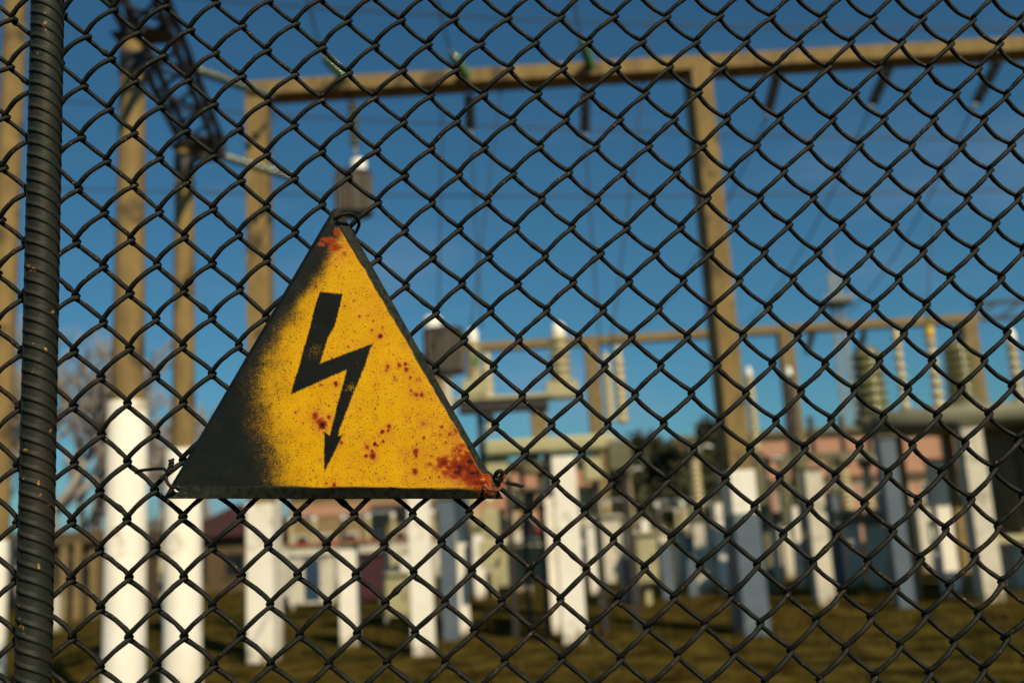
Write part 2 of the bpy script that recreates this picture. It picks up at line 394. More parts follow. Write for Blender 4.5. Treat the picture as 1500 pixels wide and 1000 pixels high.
# ------------------------------------------------------------------ the warning sign
NU, NVv = 380, 430
vv = np.linspace(0, 1, NVv); uu = np.linspace(0, 1, NU)
Lx = 487 + (236 - 487) * vv; Rx = 497 + (738 - 497) * vv; Yy = 303 + (730 - 303) * vv
PX = Lx[:, None] + (Rx - Lx)[:, None] * uu[None]; PY = np.repeat(Yy[:, None], NU, 1)
def dist_line(x, y, a, b):
    d = np.array(b, float) - a; d /= np.linalg.norm(d); return (x - a[0]) * (-d[1]) + (y - a[1]) * d[0]
dl = np.abs(dist_line(PX, PY, (487, 303), (236, 730))); dr = np.abs(dist_line(PX, PY, (497, 303), (738, 730))); db = 730 - PY
def vnoise(shape_scale, seed, x, y):    # smooth value noise
    g = np.random.default_rng(seed).random((96, 96)); X = (x / shape_scale) % 95; Y = (y / shape_scale) % 95
    i = np.floor(X).astype(int); j = np.floor(Y).astype(int); fx = X - i; fy = Y - j; fx = fx * fx * (3 - 2 * fx); fy = fy * fy * (3 - 2 * fy)
    i2 = (i + 1) % 96; j2 = (j + 1) % 96
    return g[i, j] * (1 - fx) * (1 - fy) + g[i2, j] * fx * (1 - fy) + g[i, j2] * (1 - fx) * fy + g[i2, j2] * fx * fy
def seg_dist(x, y, a, b):
    a = np.array(a, float); b = np.array(b, float); d = b - a; tt = np.clip(((x - a[0]) * d[0] + (y - a[1]) * d[1]) / (d @ d), 0, 1)
    return np.hypot(x - a[0] - tt * d[0], y - a[1] - tt * d[1])
def poly_sd(x, y, P):
    dd = np.full(x.shape, 1e9); ins = np.zeros(x.shape, bool)
    for k in range(len(P)):
        a, b = P[k], P[(k + 1) % len(P)]; dd = np.minimum(dd, seg_dist(x, y, a, b))
        if a[1] != b[1]:
            c = ((a[1] > y) != (b[1] > y)) & (x < (b[0] - a[0]) * (y - a[1]) / (b[1] - a[1]) + a[0]); ins ^= c
    return np.where(ins, dd, -dd)
BOLT = [(468.5, 427.5), (502, 430.5), (498, 449), (490, 478), (481, 493), (476, 508), (469, 532), (508, 517), (547, 502.5), (542, 511), (535, 535), (527, 554),
        (518, 575), (512, 592), (504, 613), (497, 629), (496, 638), (502.5, 636.5), (489, 664), (474.6, 691), (474.8, 660), (475, 634), (473, 630), (483, 637.5), (488, 618),
        (494, 592), (502, 565), (507.5, 541.5), (470, 558), (426, 577.5), (428, 568), (436, 543), (446, 506), (453, 483), (462, 446)]
jag = (vnoise(1.6, 5, PX, PY) - 0.5) * 1.5
bolt = np.clip(0.5 + (poly_sd(PX, PY, BOLT) + jag) / 1.6, 0, 1)
# spray fade of the dark ground colour along the left edge
FADE = [(300, 504), (356, 492), (415, 458), (440, 444), (478, 421), (520, 402), (555, 391), (590, 388), (630, 393), (670, 404), (713, 420), (740, 424)]
fxx = np.interp(PY, [p[0] for p in FADE], [p[1] for p in FADE])
wid = np.interp(PY, [300, 360, 480, 560, 640, 730], [22, 30, 54, 72, 80, 76])
dark = np.clip(0.5 - (PX - fxx + (vnoise(26, 3, PX, PY) - 0.5) * 16) / (2.0 * wid), 0, 1)
dark = dark * dark * (3 - 2 * dark)
# wear inside the bolt where the stencil paint is thin
thin = np.zeros(PX.shape)
for x, y, r, k in ((464, 513, 15, .55), (455, 520, 10, .4), (514, 567, 9, .75), (508, 571, 6, .5), (517, 588, 6, .3)):
    thin = np.maximum(thin, k * np.exp(-((PX - x) ** 2 + (PY - y) ** 2) / (r * r * 0.6)))
rust = np.zeros(PX.shape); stain = np.zeros(PX.shape)
SP = [(462, 609, 6, 1), (468, 617, 6, 1), (472, 622, 6.5, 1.6), (482, 611, 3.5, 1), (492, 562, 3.5, 1.3), (463, 420, 2.6, 1), (482, 594, 2, .9),
      (570, 624, 3.2, 1.1), (569, 630, 3, 1), (560, 632, 3.2, 1.3), (549, 650, 3, 1.6), (553, 652, 2, 1.2), (561, 646, 2.6, 1.1), (538, 655, 4, .85), (546, 667, 5, 1.25), (545, 660, 3, 1), (536, 667, 3.2, 1.1),
      (609, 661, 4.6, 1.15), (610, 667, 3.2, 1), (608, 690, 4.6, 1.1), (490, 710, 3.6, 1), (478, 708, 2.6, .9), (470, 564, 2, .8), (500, 648, 3.2, 1), (621, 641, 2.8, 1),
      (610, 578, 3.6, .95), (618, 578, 3.6, 1.05), (602, 572, 3, .8), (585, 535, 3.5, .95), (594, 533, 3.2, 1.1), (595, 541, 3.6, 1.05), (568, 537, 3.6, .85), (566, 542, 3, .8), (601, 553, 2.8, .9), (578, 552, 3, .6), (557, 492, 3.4, 1.5),
      (614, 555, 3, .7), (620, 620, 4, .6), (647, 625, 3, .9), (658, 636, 3, .9), (653, 648, 3, .9), (632, 668, 2.4, .8), (505, 448, 2.6, .8), (527, 463, 2.4, .9), (545, 483, 2.4, .9), (510, 508, 2, .9), (540, 462, 2, .7), (433, 604, 2.2, 1), (437, 601, 2, .8),
      (492, 578, 1.8, .8), (560, 480, 2.4, .7), (521, 440, 2.2, .6), (486, 524, 2.2, .8), (643, 698, 2.8, .8), (630, 699, 2.6, .8), (555, 702, 2.4, .6), (600, 612, 2.4, .7), (550, 563, 2.2, .7), (575, 590, 2.4, .6), (590, 600, 2, .5), (532, 586, 1.8, .6), (532, 697, 2.4, .5), (470, 672, 2.4, .6)]
rg = np.random.default_rng(4)
for _ in range(46): SP.append((rg.uniform(440, 660), rg.uniform(440, 705), rg.uniform(0.9, 2.2), rg.uniform(.5, .95)))
for x, y, r, k in SP:
    r *= 0.82; k *= 0.9
    rj = r * (0.85 + 0.6 * vnoise(2.2, 9, PX, PY)); q = np.hypot((PX - x) * 1.05, (PY - y) * 0.92) / rj
    rust = np.maximum(rust, k * np.exp(-(q ** 2) * 0.8)); stain = np.maximum(stain, 0.9 * np.exp(-(q / 2.3) ** 2) * min(1, r / 3.5))
n1 = vnoise(7, 21, PX, PY); n2 = vnoise(3, 22, PX, PY); n3 = vnoise(15, 23, PX, PY); n4 = vnoise(1.5, 24, PX, PY)
blot = 0.40 * n1 + 0.24 * n2 + 0.22 * n3 + 0.14 * n4
for x, y, rx, ry, k in ((668, 684, 24, 17, 1.12), (652, 678, 16, 12, .95), (692, 690, 18, 22, 1.02), (680, 664, 24, 24, .70), (702, 706, 22, 13, 1.0), (703, 694, 14, 26, 1.0), (690, 668, 10, 22, .75), (640, 680, 28, 26, .5), (650, 640, 26, 24, .42), (666, 632, 14, 24, .5), (690, 676, 8, 6, 1.25), (666, 690, 8, 7, 1.3),
                        (485, 352, 15, 6, .9), (494, 362, 13, 7, .85), (472, 358, 8, 5, .7), (494, 340, 6, 8, .8), (715, 716, 14, 10, .8), (505, 372, 14, 9, .45), (480, 378, 16, 9, .4)):
    q = np.sqrt(((PX - x) / rx) ** 2 + ((PY - y) / ry) ** 2)
    g = np.exp(-q ** 2 * 0.9) * k
    rust = np.maximum(rust, np.clip(g * (0.10 + 1.75 * blot), 0, 1.5)); stain = np.maximum(stain, np.clip(np.exp(-(q / 1.75) ** 2) * min(k, 1) * (0.55 + 0.8 * blot), 0, 1))
stain = np.maximum(stain, 0.55 * np.clip((vnoise(22, 41, PX, PY) - 0.60) * 4, 0, 1) * np.clip((PX - 480) / 120, 0, 1))
# bare dark rims: right flange, bottom flange
wob_r = (vnoise(9, 31, PX, PY) - 0.5) * 2.0; wob_b = (vnoise(14, 32, PX, PY) - 0.5) * 2.2
rim_r = np.clip(0.5 + (np.interp(PY, [303, 340, 400, 560, 730], [16, 15, 13, 11.0, 10]) + wob_r - dr) / 1.6, 0, 1)
rim_b = np.clip(0.5 + (np.interp(PX, [236, 400, 560, 650, 738], [19, 18, 17, 15, 11]) + wob_b - db) / 2.2, 0, 1)
tip = np.clip(0.5 + (327 + (vnoise(6, 33, PX, PY) - 0.5) * 14 - PY) / 6, 0, 1)
rim = np.maximum(np.maximum(rim_r, rim_b), tip)
rust = rust * (1 - 0.85 * rim * (PY < 694)); stain = stain * (1 - rim)
rim = rim * np.where((rust > 0.5) & (PX > 680), 0.55, 1)
stain = np.maximum(stain, np.clip(1.25 * np.exp(-(((PX - 688) / 50) ** 2 + ((PY - 678) / 52) ** 2)), 0, 1) * (0.7 + 0.5 * n3) * (1 - rim))
# shape: flat pressed face with rims folded back
fold = 0.0065 * (np.clip(1 - dr / 11.0, 0, 1) + np.clip(1 - db / 16.0, 0, 1) * np.clip((PX - 300) / 110, 0.0, 1) + np.clip(1 - dl / 7.0, 0, 1))
fold = np.minimum(fold, 0.0075)
dent = 0.0011 * (vnoise(70, 51, PX, PY) - 0.5) + 0.0005 * (vnoise(28, 52, PX, PY) - 0.5)
OFF = 0.0225
dv = np.stack([f0[k] + CR[k] * (PX - 750) / FP - CU[k] * (PY - 500) / FP for k in range(3)], -1)
tt = (1.02 + 0.07 * 0.14 - OFF) / (dv[..., 1] - 0.07 * dv[..., 0])
SV = CP + dv * tt[..., None]
nrm = np.array([0.07, -1.0, 0]); nrm /= np.linalg.norm(nrm)
SV = SV + nrm * (dent - fold)[..., None]
cen = SV.reshape(-1, 3).mean(0)
a_ = np.arange(NVv - 1)[:, None] * NU + np.arange(NU - 1)[None]
quads = np.stack([a_, a_ + NU, a_ + NU + 1, a_ + 1], -1).reshape(-1, 4)
cx_ = PX.reshape(-1)[quads].mean(1); cy_ = PY.reshape(-1)[quads].mean(1)
keep = np.ones(len(quads), bool)
for hx, hy, hr in ((492, 321, 4.2), (259, 716, 4.4), (711.5, 713, 4.6)): keep &= np.hypot(cx_ - hx, cy_ - hy) > hr
quads = quads[keep]

t = NT('stencilled_sign_paint')
A = {k: t.attr(k) for k in ('dark', 'bolt', 'rust', 'stain', 'rim', 'thin')}
sp1 = t.noise(1350, 2, 0.6); sp2 = t.noise(760, 2, 0.5, (5, 2, 7)); mott = t.noise(42, 5, 0.65); soft = t.noise(160, 4, off=(2, 2, 9)); sp3 = t.noise(800, 2, 0.6, (1, 8, 3))
yel = t.mix(t.rng(mott, 0.35, 0.68), (0.66, 0.355, 0.001), (0.58, 0.285, 0.002))
yel = t.mix(t.rng(sp3, 0.55, 0.75, 0, 0.35), yel, (0.42, 0.19, 0.004))
yel = t.mix(t.math('MULTIPLY', A['stain'], t.rng(soft, 0.3, 0.6, 0.35, 0.95)), yel, (0.45, 0.14, 0.022))
blk = t.mix(t.rng(mott, 0.35, 0.65), (0.0065, 0.009, 0.0075), (0.011, 0.013, 0.010))
# fine black specks all over the yellow
spk = t.math('MULTIPLY', t.rng(sp2, 0.605, 0.64), t.rng(soft, 0.38, 0.56, 0.25, 1.0))
c = t.mix(spk, yel, (0.035, 0.028, 0.012))
# overspray: dark droplets thicken towards the left
thr = t.math('ADD', t.math('MULTIPLY', t.math('SUBTRACT', A['dark'], 0.46), 0.34), t.math('SUBTRACT', t.math('ADD', t.math('MULTIPLY', sp1, 0.72), t.math('MULTIPLY', soft, 0.28)), 0.5))
ov = t.math('ADD', t.math('MULTIPLY', t.rng(thr, 0.0, 0.06), 0.62), t.math('MULTIPLY', t.rng(A['dark'], 0.16, 0.72), 0.38))
c = t.mix(ov, c, blk)
full = t.rng(A['dark'], 0.40, 0.92)
c = t.mix(full, c, blk)
bl = t.math('MULTIPLY', A['bolt'], t.math('SUBTRACT', 1.0, t.rng(t.math('ADD', t.math('MULTIPLY', A['thin'], 0.27), t.math('SUBTRACT', sp1, 0.5)), 0.22, 0.27)))
bl = t.math('MULTIPLY', bl, t.math('SUBTRACT', 1.0, t.rng(sp3, 0.79, 0.81)))
c = t.mix(bl, c, (0.006, 0.0075, 0.0065))
rimc = t.mix(t.rng(soft, 0.4, 0.62), (0.011, 0.014, 0.011), (0.028, 0.029, 0.021))
rimc = t.mix(t.math('MULTIPLY', t.rng(sp2, 0.66, 0.70), t.rng(mott, 0.50, 0.60)), rimc, (0.20, 0.14, 0.05))
c = t.mix(A['rim'], c, rimc)
rn = t.math('ADD', A['rust'], t.math('MULTIPLY', t.math('SUBTRACT', sp2, 0.5), 0.5))
c = t.mix(t.math('MULTIPLY', t.rng(rn, 0.32, 0.60), t.math('SUBTRACT', 1.0, t.math('MULTIPLY', A['bolt'], 0.85))), c, (0.29, 0.045, 0.008))
c = t.mix(t.rng(rn, 0.64, 0.95), c, (0.17, 0.016, 0.004))
c = t.mix(t.rng(rn, 1.02, 1.25), c, (0.022, 0.010, 0.006))
ro = t.mix(t.rng(rn, 0.3, 0.6), (0.42, 0.42, 0.42), (0.85, 0.85, 0.85))
SIGN_PAINT = t.out(c, ro, t.math('ADD', t.math('MULTIPLY', rn, 0.7), t.math('MULTIPLY', sp2, 0.5)), 0.0005, 0.5)
SIGN_PAINT.node_tree.nodes['Principled BSDF'].inputs['Specular IOR Level'].default_value = 0.12

sign = numpy_mesh('warning_sign', SV.reshape(-1, 3) - cen, quads, SIGN_PAINT)
sign.location = Vector(cen)
for nm, arr in (('dark', dark), ('bolt', bolt), ('rust', rust), ('stain', stain), ('rim', rim), ('thin', thin)):
    at_ = sign.data.attributes.new(nm, 'FLOAT', 'POINT'); at_.data.foreach_set('value', arr.reshape(-1).astype(np.float32))
so = sign.modifiers.new('thickness', 'SOLIDIFY'); so.thickness = 0.0014; so.offset = -1
tag(sign, 'yellow metal triangle with black lightning bolt arrow and rusty corner, hung on the fence', 'warning sign')

# twisted wires that tie it to the mesh
def smooth_path(P, n=8):
    P = [np.array(p, float) for p in P]; P = [2 * P[0] - P[1]] + P + [2 * P[-1] - P[-2]]; o = []
    for k in range(1, len(P) - 2):
        for q in range(n):
            u = q / n; o.append(0.5 * ((2 * P[k]) + (P[k + 1] - P[k - 1]) * u + (2 * P[k - 1] - 5 * P[k] + 4 * P[k + 1] - P[k + 2]) * u * u + (3 * P[k] - P[k - 1] - 3 * P[k + 1] + P[k + 2]) * u ** 3))
    return o + [P[-2]]
def tie(pts): return smooth_path([on_fence(x, y, d) for x, y, d in pts])
def twist(pts, r, turns):
    P = smooth_path([on_fence(x, y, d) for x, y, d in pts], 14); o = ([], [])
    for k, p in enumerate(P):
        an = turns * 2 * math.pi * k / len(P)
        for s_ in (0, 1): o[s_].append(np.array(p) + np.array([math.cos(an + s_ * math.pi), math.sin(an + s_ * math.pi) * 0.8, 0.35 * math.cos(an + s_ * math.pi)]) * r)
    return o
t = NT('rusty_tie_wire'); mid = t.noise(240, 3)
RUSTW = t.out(t.mix(t.rng(mid, 0.40, 0.60), (0.30, 0.075, 0.018), (0.06, 0.022, 0.012)), 0.75, mid, 0.0004, 0.6)
m1 = MB(); m1.tube(tie([(262, 717, .012), (258, 714, .026), (250, 712, .031), (244, 704, .030), (244, 695, .028), (249, 688, .028), (251, 683, .026)]), 0.00175)
for q in twist([(247, 694, .029), (249, 686, .029), (251, 679, .030), (251, 673, .031)], 0.0014, 1.6): m1.tube(q, 0.00165)
m1.tube(tie([(244, 690, .027), (238, 686, .023), (222, 687, .018), (206, 689, .011), (199, 692, .004)]), 0.00165)
tag(m1.build('tie_wire', WIRE_PAINT), 'dark painted twisted wire tying the lower left corner of the yellow sign', 'tie wire', 'wires tying the sign to the fence')
m2 = MB(); m2.tube(tie([(706, 711, .010), (711, 713, .026), (717, 717, .032), (726, 718, .034), (734, 713, .033), (739, 704, .028), (738, 696, .016), (734, 691, .004)]), 0.0018)
mk = MB(); mk.tube(tie([(724, 700, .008), (728, 692, .018), (734, 690, .020), (736, 697, .018), (731, 704, .016), (726, 700, .014)]), 0.0024)
for q in twist([(737, 704, .020), (748, 708, .022), (758, 710, .024), (765, 712, .025)], 0.0013, 2.6): mk.tube(q, 0.00135)
tr = m2.build('tie_wire', RUSTW); mk.build('twisted_end', WIRE_PAINT, tr)
tag(tr, 'orange rusty wire loop with a twisted end at the rusted right corner of the sign', 'tie wire', 'wires tying the sign to the fence')
m3 = MB(); m3.tube(tie([(488, 323, .008), (493, 320, .025), (501, 315, .030), (511, 313, .028), (521, 317, .020), (526, 327, .012), (523, 337, .007), (518, 345, .005)]), 0.00185)
tag(m3.build('tie_wire', WIRE_PAINT), 'curved dark wire loop holding the top tip of the yellow sign', 'tie wire', 'wires tying the sign to the fence')

# ------------------------------------------------------------------ ground
t = NT('rough_winter_turf')
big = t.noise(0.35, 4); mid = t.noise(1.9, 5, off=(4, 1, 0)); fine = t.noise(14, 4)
c = t.mix(t.rng(big, 0.44, 0.56), (0.056, 0.038, 0.008), (0.020, 0.020, 0.006))  # dark patches also stand in for shadow bands across the yard
c = t.mix(t.rng(mid, 0.45, 0.66), c, (0.13, 0.100, 0.022)); c = t.mix(t.rng(mid, 0.48, 0.36), c, (0.016, 0.012, 0.003))  # pale olive patches also stand in for sunlit turf
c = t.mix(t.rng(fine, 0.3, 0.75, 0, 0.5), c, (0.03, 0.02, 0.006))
t.b.inputs['Specular IOR Level'].default_value = 0.0
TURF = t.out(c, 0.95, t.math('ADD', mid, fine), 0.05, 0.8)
nx = 90
gx = np.sign(np.linspace(-1, 1, nx)) * np.abs(np.linspace(-1, 1, nx)) ** 2.2 * 700; gy = 20 + np.sign(np.linspace(-1, 1, nx)) * np.abs(np.linspace(-1, 1, nx)) ** 2.2 * 700
XX, YY = np.meshgrid(gx, gy, indexing='ij')
ZG = np.zeros_like(XX)
a_ = np.arange(nx - 1)[:, None] * nx + np.arange(nx - 1)[None]
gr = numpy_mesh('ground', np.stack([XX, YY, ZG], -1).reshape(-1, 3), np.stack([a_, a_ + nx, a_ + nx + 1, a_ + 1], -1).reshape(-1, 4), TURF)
gr['kind'] = 'structure'

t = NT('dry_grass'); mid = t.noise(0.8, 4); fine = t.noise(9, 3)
c = t.mix(t.rng(mid, 0.36, 0.64), (0.135, 0.098, 0.022), (0.032, 0.033, 0.008)); c = t.mix(t.rng(fine, 0.4, 0.7), c, (0.05, 0.029, 0.006))  # straw and dark tones also stand in for lit and shaded grass
t.b.inputs['Specular IOR Level'].default_value = 0.0
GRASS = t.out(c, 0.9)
NG = 42000
gy_ = 2.2 + 34 * rng.random(NG) ** 1.25; gx_ = (rng.random(NG) * 2 - 1) * (0.75 * gy_ + 1.5)
dens = vnoise(1.3, 77, gx_ + 60, gy_ + 4); kp = rng.random(NG) < (0.25 + 0.9 * dens); gx_, gy_ = gx_[kp], gy_[kp]; NG = len(gx_)
an = rng.random(NG) * 6.283; hh = rng.uniform(0.04, 0.12, NG) * (0.6 + 0.8 * dens[kp]); ww = rng.uniform(0.006, 0.016, NG); le = rng.normal(0, 0.05, (NG, 2))
b1 = np.stack([gx_ + np.cos(an) * ww, gy_ + np.sin(an) * ww, np.full(NG, -0.003)], 1); b2 = np.stack([gx_ - np.cos(an) * ww, gy_ - np.sin(an) * ww, np.full(NG, -0.003)], 1)
tp = np.stack([gx_ + le[:, 0], gy_ + le[:, 1], hh], 1)
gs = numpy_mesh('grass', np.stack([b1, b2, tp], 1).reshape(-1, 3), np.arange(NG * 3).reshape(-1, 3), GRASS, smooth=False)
tag(gs, 'short dry grass over the yard behind the fence', 'grass', kind='stuff')

# ------------------------------------------------------------------ poles with whitewashed feet
def gp(px, py):                          # ground point as a Vector
    return Vector(G(px, py))
def side_x(px, Y): return at(px, horizon(px), Y)[0]

def concrete_pole(label, px, Y, white_py, foot_w, w0, w1, top_z, collars=()):
    x = side_x(px, Y); zt = height_at(px, white_py, Y)
    p = thing('concrete_pole', label, 'pole', (x, Y, 0), 'concrete poles at the left')
    MB().lathe((x, Y, -0.2), (x, Y, zt), [(0, foot_w / 2 + 0.01), (zt + 0.18, foot_w / 2 - 0.005), (zt + 0.2, foot_w / 2 - 0.02)], 28).build('painted_foot', WHITE, p)
    m = MB(); m.lathe((x, Y, zt + 0.003), (x, Y, top_z), [(0, w0 / 2), ((top_z - zt) * 0.5, (w0 + w1) / 4), (top_z - zt, w1 / 2)], 20); m.build('shaft', CONC, p)
    for cz, ch in collars:
        r = (w0 + (w1 - w0) * (cz - zt) / (top_z - zt)) / 2 + 0.012
        MB().lathe((x, Y, cz), (x, Y, cz + ch), [(0, r), (ch, r)], 20).build('collar', STEEL, p)
    return x
Y1, Y2 = 8.8, 11.5
zTr = 6.45
x1 = concrete_pole('thick tan concrete pole with tall white foot, nearest right of the ribbed bar', 184, Y1, 588, 0.345, 0.285, 0.225, zTr - 0.05, ((height_at(196, 110, Y1), 0.20),))
x2 = concrete_pole('thinner tan concrete pole with white foot under the far end of the black lattice beam', 268, Y2, 658, 0.41, 0.265, 0.225, zTr - 0.05, ((height_at(262, 252, Y2), 0.2),))
concrete_pole('streaked concrete pole with white foot at the left edge, beyond the ribbed bar', -9, 13.6, 790, 0.36, 0.36, 0.30, 12.5)

# black lattice beam over the two poles
lb = thing('lattice_beam', 'black steel lattice beam lying across the tops of two concrete poles', 'lattice beam', (x1 + 0.1, Y1, zTr))
ya, yb, hw, hh_ = 6.2, 12.0, 0.20, 0.30
xs = lambda y: x1 + 0.14 + (x2 + 0.16 - x1 - 0.14) * (y - Y1) / (Y2 - Y1)
zs = lambda y: zTr + 0.03
ch = MB(); dg = MB()
for sx in (-1, 1):
    for k in (0, 1): ch.beam((xs(ya) + sx * hw, ya, zs(ya) + k * hh_), (xs(yb) + sx * hw, yb, zs(yb) + k * hh_), 0.062, 0.062)
nb = 12; ys = np.linspace(ya, yb, nb + 1)
for k in range(nb):
    for sx in (-1, 1):
        z0, z1 = (0, hh_) if k % 2 == 0 else (hh_, 0)
        dg.beam((xs(ys[k]) + sx * hw, ys[k], zs(ys[k]) + z0), (xs(ys[k + 1]) + sx * hw, ys[k + 1], zs(ys[k + 1]) + z1), 0.034, 0.034)
    for kz in (0, 1):
        s_ = 1 if k % 2 == 0 else -1
        dg.beam((xs(ys[k]) - s_ * hw, ys[k], zs(ys[k]) + kz * hh_), (xs(ys[k + 1]) + s_ * hw, ys[k + 1], zs(ys[k + 1]) + kz * hh_), 0.034, 0.034)
pl = MB()
for xx, yy in ((x1, Y1), (x2, Y2)): pl.beam((xs(yy) - 0.3, yy - 0.02, zs(yy) - 0.05), (xs(yy) + 0.26, yy - 0.02, zs(yy) - 0.05), 0.26, 0.03)
pl.box((xs(yb), yb + 0.03, zs(yb) + hh_ / 2), (0.52, 0.02, 0.36))
ch.build('chords', STEEL, lb); dg.build('lacing', STEEL, lb); pl.build('bearing_plate', STEEL, lb)

# ------------------------------------------------------------------ near portal gantry
YG = 14.6
zb1 = height_at(700, 128, YG); zb0 = zb1 - 0.0
gx0, gx1 = side_x(385, YG), side_x(1085, YG)
ga = thing('portal_gantry', 'near concrete portal gantry whose beam crosses the top of the view', 'gantry', (gx0, YG, 0), 'concrete portal gantries')
bw = 0.23
beam = MB().box(((gx0 - 0.16 + gx1 + 12) / 2, YG, zb1 + bw / 2), (gx1 + 12 - gx0 + 0.16, 0.42, bw)).build('beam', CONC, ga, 0.012)
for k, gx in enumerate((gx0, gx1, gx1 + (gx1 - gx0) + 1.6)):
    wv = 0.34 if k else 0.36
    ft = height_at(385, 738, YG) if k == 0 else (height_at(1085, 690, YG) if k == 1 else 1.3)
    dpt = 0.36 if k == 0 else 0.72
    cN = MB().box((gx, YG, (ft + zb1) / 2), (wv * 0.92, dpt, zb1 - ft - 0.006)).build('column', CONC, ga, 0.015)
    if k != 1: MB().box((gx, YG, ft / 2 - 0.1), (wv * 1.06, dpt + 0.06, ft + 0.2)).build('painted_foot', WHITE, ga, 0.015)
    else:
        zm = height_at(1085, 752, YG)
        MB().box((gx, YG, (ft + zm) / 2 + 0.001), (wv * 1.05, dpt + 0.05, ft - zm)).build('lit_band', WHITE, ga, 0.01)  # sunlit part of the foot, set off as its own white piece
        MB().box((gx, YG, zm / 2 - 0.1), (wv * 1.07, dpt + 0.07, zm + 0.196)).build('painted_foot', SHADE_BLUE, ga, 0.015)['label'] = 'column foot coloured blue grey for its shade'  # white foot in shade, with the shade put into its colour

# insulator strings
def discs(m, p, q, n, R, cap=0.55):
    p, q = Vector(p), Vector(q); ln = (q - p).length; st = ln / n; prof = [(0, R * 0.2)]
    for k in range(n):
        b = k * st; prof += [(b + st * 0.10, R * cap), (b + st * 0.38, R * cap), (b + st * 0.45, R), (b + st * 0.60, R * 0.97), (b + st * 0.66, R * 0.4), (b + st * 0.99, R * 0.2)]
    m.lathe(p, q, prof, 14)
def string(label, p, q, n, R, mt, group, hook=None):
    s_ = thing('insulator_string', label, 'insulator string', p, group)
    m = MB(); discs(m, p, q, n, R); m.build('discs', mt, s_)
    d = (Vector(q) - Vector(p)).normalized()
    if hook is not None: MB().tube([hook, Vector(p)], 0.022).build('hook', GREYST, s_)
    e = MB()
    e.tube([Vector(q) - d * 0.01, Vector(q) + d * 0.13], 0.03)
    e.build('fitting', GREYST, s_)
    return Vector(q) + d * 0.13
HS = 'dark insulator strings under the near gantry beam'
ends = []
for lab, xa_, ya_, xb_, yb_, Yq in (('dark string of discs under the gantry beam, left of the middle', 687, 140, 689, 190, YG), ('dark string of discs under the gantry beam, above the middle of the view', 857, 136, 857, 194, YG),
                           ('slanting dark disc string just right of the right gantry column', 1139, 108, 1125, 164, YG), ('slanting dark disc string second right of the gantry column', 1302, 98, 1278, 152, YG),
                           ('slanting dark disc string nearest the right edge of the view', 1461, 92, 1430, 150, YG)):
    hk = Vector(at(xa_ + 1, ya_ - 16, Yq)); hk.z = zb1 - 0.002
    ends.append(string(lab, at(xa_, ya_, Yq), at(xb_, yb_, Yq), 11, 0.088, DISCD, HS, hk))
tq = string('olive disc string that carries the bronze line trap', at(516, 150, YG), at(520, 216, YG), 9, 0.085, PORCG, HS, Vector((at(515, 150, YG)[0], YG, zb1 - 0.002)))
TS = 'green glass tension strings on top of the gantry beam'
tens = []
for lab, xa_, ya_, xb_, yb_ in (('green glass string on the gantry beam, above the tip of the sign', 506, 114, 478, 86), ('green glass string on the gantry beam, second from the left', 684, 112, 664, 82), ('green glass string on the gantry beam, third from the left', 866, 98, 853, 62)):
    p = Vector(at(xa_, ya_, YG - 0.17)); q = Vector(at(xb_, yb_, YG - 0.75))
    tens.append((p, string(lab, p, q, 8, 0.085, GLASSG, TS, p + Vector((0.02, 0.03, -0.02)))))
PSG = 'pale green strings between lattice beam and gantry'
sA = string('pale green string sagging from the lattice beam to the gantry corner, upper one', at(290, 103, 12.6), at(392, 139, 14.0), 11, 0.075, PALEG, PSG, Vector(at(262, 92, 12.0)))
sB = string('pale green string below the upper one, beside the far end of the lattice beam', at(330, 230, 13.2), at(428, 260, 14.3), 11, 0.07, PALEG, PSG, Vector(at(306, 222, 11.7)))

# hanging line trap
def line_trap(label, c, r, h, hang=None, cap_off=(0, 0)):
    c = Vector(c); p = thing('line_trap', label, 'line trap', c, 'bronze line traps')
    m = MB(); nb_ = 18
    for k in range(nb_):
        a = 2 * math.pi * k / nb_; m.beam((c.x + r * math.cos(a), c.y + r * math.sin(a), c.z), (c.x + r * math.cos(a), c.y + r * math.sin(a), c.z + h), 0.05, 0.03)
    m.build('slats', TRAP, p)
    MB().lathe(c, c + Vector((0, 0, h)), [(0.03, r * 0.88), (h - 0.03, r * 0.88)], 24).build('coil', PORCB, p)
    for zz_ in (0, h): MB().lathe((c.x, c.y, c.z + zz_ - 0.02), (c.x, c.y, c.z + zz_ + 0.02), [(0, r * 1.06), (0.04, r * 1.06)], 24).build('end_ring', STEEL, p)
    k = MB(); k.lathe((c.x + cap_off[0], c.y, c.z + h + 0.022), (c.x + cap_off[0], c.y, c.z + h + 0.25), [(0, r * 0.46), (0.19, r * 0.46), (0.215, r * 0.42), (0.23, r * 0.2)], 16); k.build('cap', CAPW, p)
    if hang is not None: MB().tube([(c.x + cap_off[0], c.y, c.z + h + 0.24), hang], 0.02).build('hanger', GREYST, p)
cT = at(519, 313, YG)
line_trap('bronze slatted line trap with white cap hanging above the tip of the sign', cT, 0.27, 0.62, tq, (0.09, 0))

